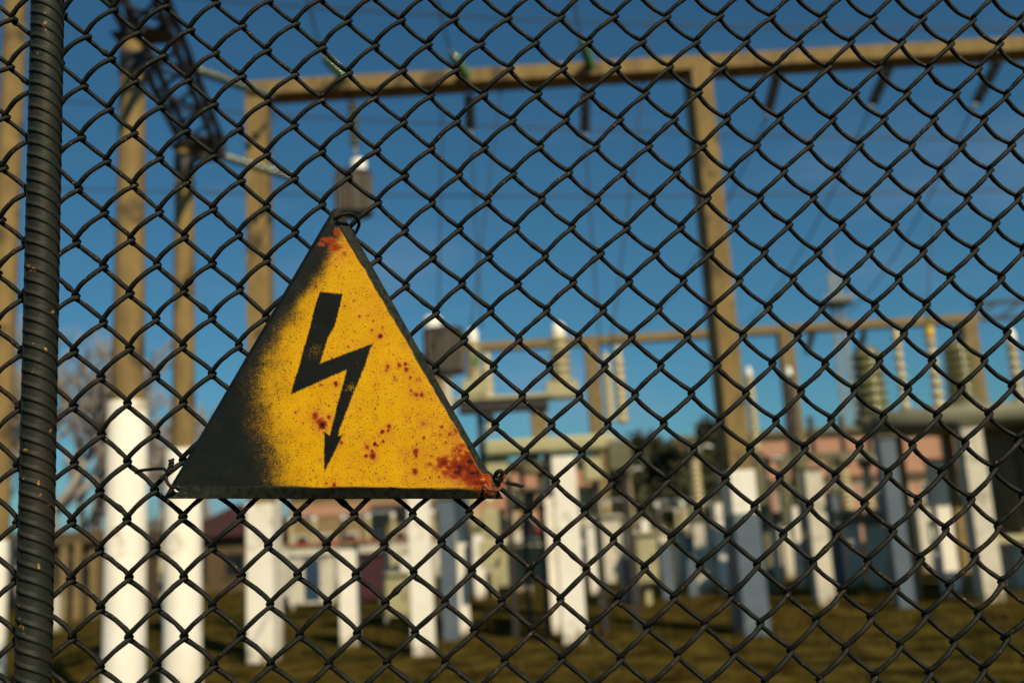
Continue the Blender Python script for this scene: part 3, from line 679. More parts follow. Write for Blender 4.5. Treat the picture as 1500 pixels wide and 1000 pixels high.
# ------------------------------------------------------------------ conductors
YF0 = 35.7
def cable(label, p, q, sag, r=0.014, n=24):
    p, q = Vector(p), Vector(q); pts = []
    for k in range(n + 1):
        u = k / n; v = p.lerp(q, u); v.z -= sag * 4 * u * (1 - u); pts.append(v)
    tag(MB().tube(pts, r, 6).build('overhead_conductor', WIREM), label, 'conductor', 'thin conductors crossing the sky')
for k, (p, e) in enumerate(tens):
    q = Vector(at((350, 545, 770)[k], -420, 6.5)); cable('thin wire rising towards the viewer from the %s green glass string' % ('leftmost', 'middle', 'rightmost')[k], e, q, 0.12)
cable('thin wire dropping from the disc string left of the middle', ends[0], at(706, 480, 15.0), -0.15)
cable('thin wire dropping from the disc string above the middle', ends[1], at(880, 520, 15.2), -0.10)
cable('long slanting wire from the disc string beside the right column', ends[2], at(900, 495, YF0), 0.9)
cable('long slanting wire from the second right disc string', ends[3], at(1040, 487, YF0), 1.1)
cable('long slanting wire from the disc string near the right edge', ends[4], at(1165, 480, YF0), 1.2)
cable('loose wire curving down through the sky to the ribbed bushing pair', at(962, -30, YG), at(893, 520, 15.0), 0.0)
cable('loose wire hanging from the sky to the left ribbed bushing', at(735, 120, YG), at(690, 480, 14.8), 0.0)
cable('upright wire hanging in the sky between sign and middle', at(648, 150, YG), at(642, 470, 15.5), 0.0)
cable('nearly level wire high above the gantry beam', at(-260, -60, 30), at(1560, 40, 30), 0.8, 0.03)
cable('nearly level wire passing below the gantry beam', at(-260, 120, 34), at(1560, 205, 34), 0.5, 0.03)
cable('low level wire across the sky over the far gantry', at(-260, 262, 36), at(1560, 275, 36), 0.5, 0.03)
cable('wire curving down at the right towards the tall yellow tipped bushing', at(1365, 330, 18.5), at(1358, 472, 18.2), 0.0)

# ------------------------------------------------------------------ far gantry and mast
YF = 36.0
fz = height_at(1000, 497, YF)
fg = thing('portal_gantry', 'far concrete portal gantry seen small at middle height on the right', 'gantry', (side_x(860, YF), YF, 0), 'concrete portal gantries')
fxs = [side_x(p, YF) for p in (655, 885, 1178, 1455)]
MB().box(((fxs[0] + fxs[3]) / 2, YF, fz + 0.14), (fxs[3] - fxs[0] + 0.8, 0.5, 0.30)).build('beam', CONCD, fg, 0.02)
for x in fxs: MB().box((x, YF, fz / 2 - 0.1), (0.52, 0.5, fz + 0.19)).build('column', CONCD, fg, 0.02)
tb = MB(); tx0 = fxs[3] + 0.3
for k in range(14):
    x = tx0 + k * 0.9
    for zz_ in (fz + 0.1, fz + 0.7):
        tb.beam((x, YF, zz_), (x + 0.9, YF, zz_), 0.12, 0.12)
    tb.beam((x, YF, fz + 0.1), (x + 0.9, YF, fz + 0.7), 0.09, 0.09)
tag(tb.build('lattice_beam', STEEL), 'far dark lattice beam running right from the end of the far gantry', 'lattice beam')
for lab, px, py in (('small dark string hanging under the far gantry beam, left of the mast', 1190, 488), ('small dark string hanging under the far gantry beam, right of the mast', 1266, 486)):
    p = Vector(at(px, py, YF)); q = p + Vector((-0.28, 0, -0.75)); m = MB(); discs(m, p, q, 8, 0.15); m.tube([(p.x + 0.02, YF, fz), p], 0.04)
    tag(m.build('insulator_string', DISCD), lab, 'insulator string', 'dark insulator strings under the far gantry beam')

YM = 62.0
mx_ = side_x(1262, YM); mz = height_at(1232, 400, YM); pz = height_at(1235, 448, YM)
ms = thing('lighting_mast', 'tall slender lattice mast with round platform behind the far gantry', 'mast', (mx_, YM, 0))
m = MB()
for sx, sy in ((-1, -1), (1, -1), (1, 1), (-1, 1)): m.beam((mx_ + sx * 0.5, YM + sy * 0.5, 0), (mx_ + sx * 0.22, YM + sy * 0.22, mz), 0.10, 0.10)
nl = 20
for k in range(nl):
    za, zb_ = mz * k / nl, mz * (k + 1) / nl; wa = 0.5 - 0.28 * k / nl; wb = 0.5 - 0.28 * (k + 1) / nl
    for sy in (-1, 1): m.beam((mx_ - wa, YM + sy * wa, za), (mx_ + wb, YM + sy * wb, zb_), 0.05, 0.05)
    for sx in (-1, 1): m.beam((mx_ + sx * wa, YM - wa, za), (mx_ + sx * wb, YM + wb, zb_), 0.05, 0.05)
m.build('lattice', GREYST, ms)
m = MB(); m.lathe((mx_, YM, pz), (mx_, YM, pz + 0.35), [(0, 0.4), (0.06, 1.0), (0.22, 1.0), (0.26, 0.9)], 18); m.build('platform', OLIVE, ms)
m = MB()
for k in range(7): m.box((mx_ - 0.84 + 0.28 * k, YM - 0.75, pz + 0.45), (0.2, 0.2, 0.26))
m.build('floodlights', GREYST, ms); MB().lathe((mx_, YM, mz), (mx_, YM, mz + 2.4), [(0, 0.06), (2.4, 0.02)], 8).build('lightning_rod', GREYST, ms)

# ------------------------------------------------------------------ equipment
def ribbed(m, p, q, n, R, core=0.72, taper=1.0):
    p, q = Vector(p), Vector(q); ln = (q - p).length; st = ln / n; prof = []
    for k in range(n):
        b = k * st; g = 1 + (taper - 1) * k / n
        prof += [(b, R * core * g), (b + st * 0.20, R * core * g), (b + st * 0.36, R * g), (b + st * 0.60, R * 0.98 * g), (b + st * 0.74, R * core * g)]
    prof.append((ln, R * core * taper)); m.lathe(p, q, prof, 18)

def post(label, bx, by, top, width, mt, group='whitewashed support posts', depth=None, name='support_post', extra=None):
    g = gp(bx, by); Y = g.y; wd = width * Y / FP
    zt = height_at(bx - (by - top) * 0.06, top, Y)
    dp = depth or wd
    p = thing(name, label, 'post', (g.x, Y, 0), group)
    MB().box((g.x, Y, zt / 2 - 0.05), (wd, dp, zt + 0.1)).build('shaft', mt, p, 0.015)
    MB().box((g.x, Y, zt + 0.02), (wd * 1.3, dp * 1.3, 0.04)).build('head_plate', OLIVE, p)
    return p, g.x, Y, zt

# --- middle: breaker on a raised frame
post('white post left of the blue grey post, below the rusty right part of the sign', 622, 958, 612, 31, WHITE)
post('broad white post standing in front of the cream breaker tank', 842, 940, 664, 34, WHITE)
post('narrow white post close left of the broad one under the breaker', 818, 926, 694, 22, WHITE)
post('post coloured blue grey for shade, right behind the white post under the sign', 662, 936, 730, 23, SHADE_BLUE, 'shade tinted support posts')  # the tint carries the shade on this post
post('thin white post touching the right side of a blue grey post under the sign', 682, 930, 722, 15, WHITE)
post('short white post under the sign, above the dark strip of grass', 514, 944, 800, 26, WHITE)
post('thin white post close right of the left gantry foot', 407, 953, 728, 14, WHITE2)

YB = 15.6
PXM = YB / FP
def bx_(px, py): return Vector(at(px, py, YB))
br = thing('circuit_breaker', 'cream circuit breaker with ribbed bushings on a raised frame, right of the sign', 'circuit breaker', (bx_(820, 660).x, YB, 0))
c0 = bx_(828, 668)
MB().box((bx_(806, 650).x, YB + 0.1, bx_(806, 652).z), (190 * PXM, 0.7, 22 * PXM)).build('tank', CREAM, br, 0.05)
for px, py, wx, hy, mt_ in ((728, 682, 34, 34, CREAM), (778, 680, 26, 26, OLIVE), (804, 676, 16, 22, STEEL), (868, 684, 26, 40, CREAM)):
    MB().box((bx_(px, py).x, YB + 0.15, bx_(px, py).z), (wx * PXM, 0.5, hy * PXM)).build('control_box', mt_, br, 0.03)
MB().box((bx_(905, 665).x, YB - 0.05, bx_(905, 668).z), (34 * PXM, 0.45, 44 * PXM)).build('mechanism_box', OLIVE, br, 0.04)
fr = MB(); fr.box((bx_(738, 583).x, YB, bx_(735, 584).z), (146 * PXM, 0.5, 6 * PXM)); fr.build('upper_platform', CREAM, br, 0.01)
fr = MB(); fr.box((bx_(738, 594).x, YB, bx_(735, 596).z), (130 * PXM, 0.5, 12 * PXM)); fr.build('platform_underside', STEEL, br)  # black box drawn as the dark underside of the platform
MB().box((bx_(790, 620).x, YB, bx_(787, 617).z), (24 * PXM, 0.3, 48 * PXM)).build('pedestal', CONCD, br, 0.01)
MB().box((bx_(705, 650).x, YB + 0.06, bx_(705, 640).z), (9 * PXM, 0.16, 85 * PXM)).build('pedestal', STEEL, br, 0.01)
for px, yt, yb_, wpx, base_box in ((692, 500, 558, 25, True), (818, 492, 560, 32, True), (713, 536, 634, 17, False), (889, 536, 618, 15, False), (906, 526, 620, 17, False)):
    pt, pb = bx_(px, yt), bx_(px + (yb_ - yt) * 0.07, yb_); pb.x = pt.x = (pt.x + pb.x) / 2
    m = MB(); ribbed(m, pb, pt, 6 if base_box else 8, wpx / 2 * PXM * 1.12, 0.64, 0.94); b_ob = m.build('bushing', PORC, br)
    m = MB(); m.lathe(pt + Vector((0, 0, 0.002)), pt + Vector((0, 0, 0.22)), [(0, wpx * 0.33 * PXM), (0.15, wpx * 0.33 * PXM), (0.19, wpx * 0.26 * PXM), (0.22, wpx * 0.1 * PXM)], 16)
    m.build('cap', CAPW if base_box else PORC, b_ob)
    if base_box: MB().box((pb.x, YB, pb.z - 0.13), (wpx * 1.5 * PXM, 0.42, 0.25)).build('base_box', CREAM, br, 0.02)
MB().box((bx_(699, 528).x, YB - 0.16, bx_(699, 528).z), (0.05, 0.05, 0.16)).build('phase_mark', GREENP, br)
for px, pyt, pyb, wv in ((746, 690, 800, 9), (797, 690, 912, 9), (770, 690, 905, 7), (880, 690, 915, 9), (925, 690, 905, 9)):
    x = bx_(px, (pyt + pyb) / 2).x; MB().box((x, YB + 0.12, bx_(px, pyt).z / 2), (wv * PXM, 0.1, bx_(px, pyt).z)).build('leg', STEEL, br)
st = MB()
st.beam((bx_(746, 700).x, YB, bx_(746, 700).z), (bx_(797, 800).x, YB, bx_(797, 800).z), 0.06, 0.05); st.beam((bx_(797, 700).x, YB - 0.06, bx_(797, 700).z), (bx_(740, 800).x, YB - 0.06, bx_(740, 800).z), 0.06, 0.05)
for py in (716, 745, 770, 795): st.box((bx_(770, py).x, YB + 0.2, bx_(770, py).z), (60 * PXM, 0.08, 4 * PXM))
st.build('bracing', OLIVE, br)
for px, py, wx, hy in ((722, 765, 34, 40), (770, 830, 52, 55), (716, 812, 30, 38), (862, 730, 24, 40)): MB().box((bx_(px, py).x, YB + 0.45, bx_(px, py).z), (wx * PXM, 0.3, hy * PXM)).build('drive_cabinet', CREAM, br, 0.02)
MB().box((bx_(768, 728).x, YB + 0.5, bx_(768, 728).z), (34 * PXM, 0.1, 30 * PXM)).build('dark_panel', BLUEP, br)
trp = at(652, 545, 15.4)
line_trap('bronze slatted line trap with cream cap beside the right edge of the sign', trp, 0.30, 0.66, None, (-0.16, 0))
post('tall narrow white post carrying the bronze line trap beside the sign', 672, 928, 556, 13, WHITE2, 'whitewashed support posts')

# --- right: power transformer on its platform
YT = 18.2; PT = YT / FP
def tx(px, py): return Vector(at(px, py, YT))
pt_ = thing('power_transformer', 'large pale topped transformer with ribbed olive and cream bushings at the right', 'transformer', (tx(1400, 640).x, YT, 0))
xl, xr = tx(1268, 640).x, tx(1640, 640).x
zt1, zt0 = tx(1400, 600).z, tx(1400, 624).z
m = MB()       # rounded lid: stretched outline with a domed rim
prof = [(0.80, zt0 - 0.10), (0.95, zt0 - 0.05), (1.0, zt0 + 0.03), (1.0, zt1 - 0.08), (0.96, zt1 - 0.02), (0.80, zt1), (0.0, zt1 + 0.01)]
nA = 40; cxl, rx_, ry_ = (xl + xr) / 2, (xr - xl) / 2, 1.15
vs, fs = [], []
for k, (s_, z) in enumerate(prof):
    for a in range(nA):
        an_ = 2 * math.pi * a / nA; ca, sa = math.cos(an_), math.sin(an_)
        vs.append((cxl + rx_ * (abs(ca) ** 0.75) * (1 if ca > 0 else -1) * (1 - (1 - s_) * 0.5 if s_ else 0), YT + ry_ * (abs(sa) ** 0.75) * (1 if sa > 0 else -1) * s_, z))
for k in range(len(prof) - 1):
    for a in range(nA): fs.append((k * nA + a, k * nA + (a + 1) % nA, (k + 1) * nA + (a + 1) % nA, (k + 1) * nA + a))
fs.append(tuple(reversed(range(nA)))); m.add(vs, fs, True); m.build('tank_lid', LIDP, pt_)
MB().box((tx(1530, 700).x, YT + 0.3, (zt0 - 0.1) * 0.5 + 0.55), (1.4, 1.2, zt0 - 0.1 - 1.12)).build('tank', OLIVE, pt_, 0.05)
for px, wv in ((1342, 0.14), (1418, 0.14)): MB().box((tx(px, 745).x, YT + 0.45, (zt0 - 0.1) / 2), (wv, 0.14, zt0 - 0.11)).build('leg', CONCD, pt_)
MB().box((tx(1460, 790).x, YT - 0.55, tx(1460, 788).z), (100 * PT, 0.5, 10 * PT)).build('lower_ledge', CREAM, pt_, 0.01)
fin = MB()
for k in range(8): fin.box((tx(1530, 700).x - 0.56 + k * 0.16, YT - 0.52, (zt0) * 0.5 + 0.5), (0.03, 0.44, zt0 - 1.6))
fin.build('cooling_fins', OLIVE, pt_)
for px, yt, yb_, wpx, mt, cp in ((1274, 516, 622, 46, PORCG, None), (1407, 508, 590, 44, PORCG, None), (1320, 500, 598, 15, PORC, None), (1368, 494, 586, 17, PORC, YELCAP), (1487, 502, 590, 18, PORC, CAPW)):
    ptp, pb = tx(px - 6, yt), tx(px, yb_); pb.x = ptp.x; pb.z = min(pb.z, zt1 + 0.02)
    m = MB(); ribbed(m, pb, ptp, 8 if wpx > 30 else 7, wpx / 2 * PT * 1.15, 0.80 if wpx > 30 else 0.5, 0.86); b_ob = m.build('bushing', mt, pt_)
    m = MB(); ln = 0.10 if wpx > 30 else 0.26; rr_ = wpx * (0.36 if wpx > 30 else 0.42) * PT
    m.lathe(ptp + Vector((0, 0, 0.002)), ptp + Vector((0, 0, ln)), [(0, rr_), (ln * 0.7, rr_), (ln, rr_ * 0.5)], 16); m.build('cap', cp or (OLIVE if wpx > 30 else PORC), b_ob)
    if wpx > 30: 
        m = MB(); m.lathe(pb, pb + Vector((0, 0, 0.16)), [(0, wpx * 0.62 * PT), (0.10, wpx * 0.62 * PT), (0.16, wpx * 0.5 * PT)], 18); m.build('turret', OLIVE, b_ob)

post('leaning looking white post left of the blue grey post at the right', 1209, 886, 686, 25, WHITE2)
post('tall post coloured blue grey for shade, under the left end of the transformer', 1326, 889, 640, 24, SHADE_BLUE, 'shade tinted support posts')  # shade on the post is put into its colour
post('tall white post right of the tall blue grey post, under the transformer', 1395, 872, 674, 21, WHITE)
post('stout white post under the transformer nearest the right edge', 1452, 880, 622, 30, WHITE2)
post('thin white post second left of the blue grey post at the right', 1180, 858, 738, 20, WHITE)
post('white post just left of the blue grey gantry foot', 1068, 868, 733, 22, WHITE)
post('tan wooden pole in front of the dark evergreens', 976, 800, 640, 13, CONCD, 'tan poles')
for lab, px_, by_, tp_ in (('split tan fence stake in front of the boarded shed, next to the ribbed bar', 92, 912, 800), ('split tan fence stake in the middle of the boarded shed', 112, 908, 792), ('split tan fence stake beside the thick concrete pole', 136, 906, 806)):
    post(lab, px_, by_, tp_, 9, CONCD, 'tan stakes at the boarded shed')
post('dim white post half hidden behind the tall blue grey post at the right', 1362, 836, 740, 24, WHITE2)

# --- distant isolator stands
def make_isolator():
    p = thing('isolator_stand', '', 'isolator', (0, 0, 0), 'isolator stands across the yard')
    for sx in (-1, 1): MB().box((sx * 0.62, 0, 0.68), (0.26, 0.26, 1.44)).build('leg', WHITE2, p, 0.015)
    MB().box((0, 0, 1.46), (1.75, 0.24, 0.10)).build('frame', OLIVE, p)
    for x in (-0.7, -0.05, 0.6):
        m = MB(); ribbed(m, (x, 0, 1.513), (x, 0, 2.15), 8, 0.085, 0.6); ins = m.build('insulator', PORCB if x < -0.5 else PORC, p)
        MB().lathe((x, 0, 2.153), (x, 0, 2.25), [(0, 0.07), (0.09, 0.06)], 10).build('cap', CAPW, ins)
    MB().beam((-0.75, 0, 2.29), (0.65, 0, 2.29), 0.05, 0.06).build('blade', GREYST, p)
    MB().box((0.62, -0.2, 0.95), (0.22, 0.12, 0.34)).build('drive_box', CREAM, p, 0.01)
    return p
iso0 = make_isolator(); first = True
ISO = [(1012, 861, 8, 'right of the single legged cabinet'), (1160, 844, -5, 'behind the posts left of the tall blue grey post'), (1255, 840, 12, 'between the leaning looking post and the tall blue grey post'),
       (1108, 838, 4, 'far behind the blue grey gantry foot'), (1290, 832, -8, 'deep in the yard left of the tall blue grey post'), (1425, 846, 6, 'in the gap beneath the transformer'),
       (900, 838, 0, 'behind the cabinet with four legs'), (1000, 835, 0, 'deep in the yard under the evergreens'), (726, 868, 10, 'behind the braced legs of the breaker'),
       (430, 884, -6, 'left of the blue door cabinet under the sign'), (545, 872, 5, 'in deep shade behind the short white post'), (640, 862, 0, 'behind the white post under the rusty corner'),
       (1490, 846, 0, 'at the right edge beyond the stout post'), (860, 846, -4, 'right behind the broad white post'), (1225, 826, 0, 'farthest back behind the leaning looking post'), (955, 826, 3, 'farthest back behind the single legged cabinet'), (215, 870, 4, 'between the two nearest concrete poles')]
for bx0, by0, rz, lab in ISO:
    o = iso0 if first else copy_tree(iso0); first = False
    g = gp(bx0, by0); o.location = (g.x, g.y, 0); o.rotation_euler.z = math.radians(rz); s_ = random.uniform(0.9, 1.12); o.scale = (s_, s_, s_ * random.uniform(0.92, 1.12))
    o['label'] = 'isolator on two white legs ' + lab

# --- cabinets
def cabinet(label, bx0, by0, top, width, mt, door=None, legs=4, leg_h=0.35, roof=None, dw=0.8):
    g = gp(bx0, by0); Y = g.y; wd = width * Y / FP; zt = height_at(bx0, top, Y)
    p = thing('control_cabinet', label, 'cabinet', (g.x, Y, 0), 'control cabinets in the yard')
    MB().box((g.x, Y + 0.2, (leg_h + zt) / 2), (wd, 0.5, zt - leg_h)).build('body', mt, p, 0.015)
    d = MB().box((g.x + wd * 0.03, Y - 0.062, (leg_h + zt) / 2), (wd * dw, 0.02, (zt - leg_h) * 0.84)).build('door', door or mt, p, 0.004)
    MB().box((g.x + wd * (0.03 + dw * 0.34), Y - 0.085, (leg_h + zt) / 2), (0.03, 0.026, 0.14)).build('handle', STEEL, d)
    MB().box((g.x, Y + 0.18, zt + 0.025), (wd * 1.12, 0.64, 0.05)).build('roof', roof or mt, p, 0.01)
    for sx, sy in (((-1, 0), (1, 0), (-1, 1), (1, 1)) if legs == 4 else ((0, 0.5),)):
        MB().box((g.x + sx * wd * 0.42, Y + sy * 0.38, leg_h / 2 - 0.02), (0.07 if legs == 4 else 0.12, 0.07, leg_h + 0.03)).build('leg', WHITE2 if legs == 4 else CREAM, p)
cabinet('white cabinet on four legs right of the broad white post', 899, 885, 757, 36, WHITE2, None, 4, 0.45)
cabinet('cream cabinet on a single leg below the evergreens', 953, 886, 782, 28, CREAM, None, 1, 0.45)
cabinet('white cabinet with deep blue door under the left half of the sign', 457, 892, 812, 64, WHITE2, BLUEP, 4, 0.12, WHITE, 0.34)
cabinet('dark maroon cabinet under the middle of the sign', 541, 884, 812, 44, MAROON, None, 4, 0.1)
cabinet('grey cream cabinet left of the white post under the rusty corner', 582, 910, 842, 38, CREAM, None, 4, 0.1)
cabinet('pale green box behind the braced legs of the breaker', 752, 872, 800, 60, CREAM, None, 4, 0.25)
for lab, px, py, tp_, wd in (('post coloured dark blue for shade between the two pale cabinets', 927, 881, 802, 17), ('post coloured dark blue for shade right of the single legged cabinet', 980, 876, 798, 18), ('post coloured dark blue for shade left of the gantry foot', 1016, 872, 786, 13), ('short post coloured blue grey for shade beside the thin white posts at the right', 1232, 856, 722, 16), ('post coloured blue grey for shade beneath the transformer right of the tall white post', 1418, 858, 742, 15)):
    post(lab, px, py, tp_, wd, SHADE_BLUE, 'shade tinted support posts')  # posts in shade, given the bluish shade colour
for lab, px, py, tp_, wd in (('white post between the dark blue posts below the evergreens', 1003, 862, 780, 18), ('white post under the brick wall left of the leaning looking post', 1160, 846, 770, 17), ('thin white post left of the white cabinet', 872, 870, 770, 12), ('far white post right of the dark blue posts', 1040, 856, 770, 15),
                             ('far white post left of the blue grey gantry foot, behind the nearer one', 1056, 850, 758, 12), ('far white post right of the blue grey gantry foot', 1128, 850, 760, 13), ('far white post under the orange bricks near the tall blue grey post', 1283, 846, 762, 14), ('far white post between the transformer posts', 1428, 850, 765, 16), ('far white post left of the stout transformer post', 1376, 846, 770, 10),
                             ('far thin white post left of the breaker legs', 705, 876, 780, 14), ('far white post under the sign beside the blue door', 416, 888, 800, 12), ('far white post behind the left edge pole', 82, 925, 868, 10), ('low white post at the far left beside the boarded shed', 240, 912, 868, 8)):
    post(lab, px, py, tp_, wd, WHITE2 if random.random() < 0.6 else WHITE, 'far whitewashed posts')

rs = random.Random(5)
for k in range(22):
    px_ = 868 + k * 27.5 + rs.uniform(-7, 7); by_ = 846 - 0.045 * (px_ - 900) + rs.uniform(-5, 9)
    post('small pale post far across the yard, in a loose row behind larger posts', px_, by_, by_ - rs.uniform(58, 105), rs.uniform(9, 15), WHITE2 if k % 3 else WHITE, 'loose row of small far posts')
for k in range(9):
    px_ = 410 + k * 46 + rs.uniform(-9, 9); by_ = 876 - 0.05 * (px_ - 410) + rs.uniform(-5, 6)
    post('small pale post under the sign, in a loose row before the red coped wall', px_, by_, by_ - rs.uniform(45, 80), rs.uniform(8, 13), WHITE2 if k % 2 else WHITE, 'loose row of posts under the sign')

# pale tubes standing in for sunlit bands on the grass at the right
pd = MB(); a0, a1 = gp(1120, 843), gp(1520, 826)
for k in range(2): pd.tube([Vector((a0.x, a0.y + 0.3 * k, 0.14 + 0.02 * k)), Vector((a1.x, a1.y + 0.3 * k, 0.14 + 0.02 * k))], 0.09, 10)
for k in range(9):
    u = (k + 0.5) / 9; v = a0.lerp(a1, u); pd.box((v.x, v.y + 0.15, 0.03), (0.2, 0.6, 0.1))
tag(pd.build('lit_ground_band', CREAM), 'pale yellowish tubes drawn for the sunlit bands low across the grass at the right', 'lit band')
ob = MB(); b0, b1 = Vector(at(1135, 672, 27)), Vector(at(1300, 664, 27))
bb_ = thing('busbar_rack', 'greenish busbar rack in front of the orange brick wall', 'busbar rack', (b0.x, 27, 0))
MB().beam(b0, b1, 0.25, 0.22).build('crossbeam', OLIVE, bb_)
for u in (0.06, 0.5, 0.94):
    v = b0.lerp(b1, u); MB().box((v.x, v.y, v.z / 2 - 0.06), (0.22, 0.22, v.z - 0.12)).build('leg', OLIVE, bb_)
for u in (0.15, 0.35, 0.62, 0.85):
    v = b0.lerp(b1, u); m = MB(); ribbed(m, v + Vector((0, 0, 0.12)), v + Vector((0, 0, 1.1)), 9, 0.11, 0.6); m.build('insulator', PORCB, bb_)
for lab, px, py, h_ in (('slim dark surge arrester right of the far gantry column', 1172, 800, 548), ('slim pale surge arrester left of the far gantry column', 1112, 800, 548)):
    g = Vector(at(px + 6, horizon(px) , 22)); zt = height_at(px, h_, 22)
    p = thing('surge_arrester', lab, 'arrester', (g.x, 22, 0), 'slim surge arresters')
    m = MB(); ribbed(m, (g.x, 22, zt - 1.7), (g.x, 22, zt), 16, 0.12, 0.65); m.build('insulator', PORCB if 'dark' in lab else PORC, p)
    MB().box((g.x, 22, (zt - 1.7) / 2), (0.2, 0.2, zt - 1.7)).build('stand', OLIVE, p); MB().lathe((g.x, 22, zt), (g.x, 22, zt + 0.18), [(0, 0.09), (0.18, 0.05)], 12).build('cap', CAPW, p)

# --- voltage transformers: ribbed column with a domed head on a white pedestal
def make_vt():
    p = thing('voltage_transformer', '', 'voltage transformer', (0, 0, 0), 'voltage transformers in the yard')
    MB().box((0, 0, 0.75), (0.34, 0.34, 1.6)).build('pedestal', WHITE2, p, 0.015)
    MB().box((0, 0, 1.70), (0.52, 0.46, 0.3)).build('base_box', OLIVE, p, 0.03)
    m = MB(); ribbed(m, (0, 0, 1.852), (0, 0, 2.95), 9, 0.16, 0.66, 0.8); m.build('insulator', PORC, p)
    MB().lathe((0, 0, 2.953), (0, 0, 3.28), [(0, 0.15), (0.05, 0.19), (0.2, 0.19), (0.29, 0.12), (0.325, 0.03)], 18).build('head', OLIVE, p)
    MB().tube([(0.12, -0.08, 3.12), (0.3, -0.1, 3.2), (0.42, -0.1, 3.15)], 0.025).build('terminal', CAPW, p)
    return p
vt0 = make_vt(); first = True
for bx0, by0, lab in ((1035, 868, 'left of the white post beside the right gantry column'), (1135, 862, 'right of the blue grey gantry foot'), (1255, 858, 'right of the leaning looking white post'), (1290, 862, 'close left of the tall blue grey post'),
                      (1415, 866, 'beneath the transformer lid, between two white posts'), (930, 858, 'between the breaker and the evergreens'), (1492, 862, 'at the right edge under the transformer'), (1098, 848, 'farther back, hidden partly by the right gantry column'),
                      (700, 872, 'under the breaker platform, right of the sign corner')):
    o = vt0 if first else copy_tree(vt0); first = False
    g = gp(bx0, by0); o.location = (g.x, g.y, 0); k_ = random.uniform(0.85, 1.05); o.scale = (k_, k_, k_ * random.uniform(0.85, 1.05)); o.rotation_euler.z = random.uniform(-.5, .5)
    o['label'] = 'ribbed voltage transformer ' + lab

# ------------------------------------------------------------------ buildings behind
def building(label, xl_, xr_, Y, depth, zt, wall, roofm, wins, band=None, gable=0.0, name='brick_building', win_z=(0.9, 2.4), framem=None):
    x0, x1_ = side_x(xl_, Y), side_x(xr_, Y)
    p = thing(name, label, 'building', ((x0 + x1_) / 2, Y, 0))
    MB().box(((x0 + x1_) / 2, Y + depth / 2, zt / 2 - 0.1), (x1_ - x0, depth, zt + 0.2)).build('wall', wall, p)
    if gable:
        m = MB(); e = 0.4
        v = [(x0 - e, Y - e, zt + .004), (x1_ + e, Y - e, zt + .004), (x1_ + e, Y + depth + e, zt + .004), (x0 - e, Y + depth + e, zt + .004), (x0 + gable, Y + depth / 2, zt + gable), (x1_ - gable, Y + depth / 2, zt + gable)]
        m.add(v, [(3, 2, 1, 0), (0, 1, 5, 4), (2, 3, 4, 5), (1, 2, 5), (3, 0, 4)], False); m.build('roof', roofm, p)
    else: MB().box(((x0 + x1_) / 2, Y + depth / 2, zt + 0.154), (x1_ - x0 + 0.6, depth + 0.6, 0.3)).build('roof', roofm, p)
    for k in range(wins):
        x = x0 + (x1_ - x0) * (k + 0.5) / wins; ww_ = min(1.4, (x1_ - x0) / wins * 0.55)
        f = MB()
        for sx in (-1, 1): f.box((x + sx * ww_ / 2, Y - 0.03, sum(win_z) / 2), (0.1, 0.08, win_z[1] - win_z[0]))
        for zq in win_z: f.box((x, Y - 0.032, zq), (ww_ + 0.1, 0.085, 0.1))
        fo = f.build('window', framem or WHITE2, p)
        MB().box((x, Y - 0.012, sum(win_z) / 2), (ww_ - 0.1, 0.03, win_z[1] - win_z[0] - 0.1)).build('pane', DARKGL, fo)
    if band:
        MB().box(((x0 + x1_) / 2, Y - 0.03, band[0]), (x1_ - x0 - 0.2, 0.07, band[1])).build('dark_band', band[2], p)
    return p
building('long orange brick building behind the yard at the right', 1005, 1600, 55, 12, height_at(1250, 632, 55), BRICK, OLIVE, 14, (height_at(1250, 702, 55), 0.5, WOOD), win_z=(0.8, 2.9))
building('low pinkish brick building behind the breaker in the middle', 688, 890, 50, 9, height_at(800, 682, 50), BRICK, WOOD, 6, win_z=(0.9, 2.3))
building('ochre plaster building with orange band behind the cabinets under the sign', 425, 640, 42, 8, height_at(560, 716, 42), STUCCO, ROOFR, 6, (height_at(520, 746, 42), 0.42, BRICK), win_z=(0.9, 1.9))
building('small house with dark red hipped roof left under the sign', 262, 372, 38, 6, height_at(320, 786, 38), WOOD, ROOFR, 2, None, 1.3, 'small_house', (0.5, 1.4), WOOD)
building('brown boarded shed at the far left behind the concrete poles', 60, 152, 27, 4, height_at(110, 796, 27), WOOD, WOOD, 1, None, 0.0, 'boarded_shed', (0.8, 1.6), WOOD)
wl = thing('boundary_wall', 'low white wall with a red coping far across the yard', 'wall', (side_x(700, 46), 44, 0))
x0, x1_ = side_x(395, 41), side_x(1060, 41); zt = 1.42
MB().box(((x0 + x1_) / 2, 41, zt / 2 - 0.1), (x1_ - x0, 0.2, zt + 0.2)).build('panel', WHITE2, wl)
MB().box(((x0 + x1_) / 2, 41, zt + 0.105), (x1_ - x0 + 0.1, 0.32, 0.2)).build('coping', REDP, wl)

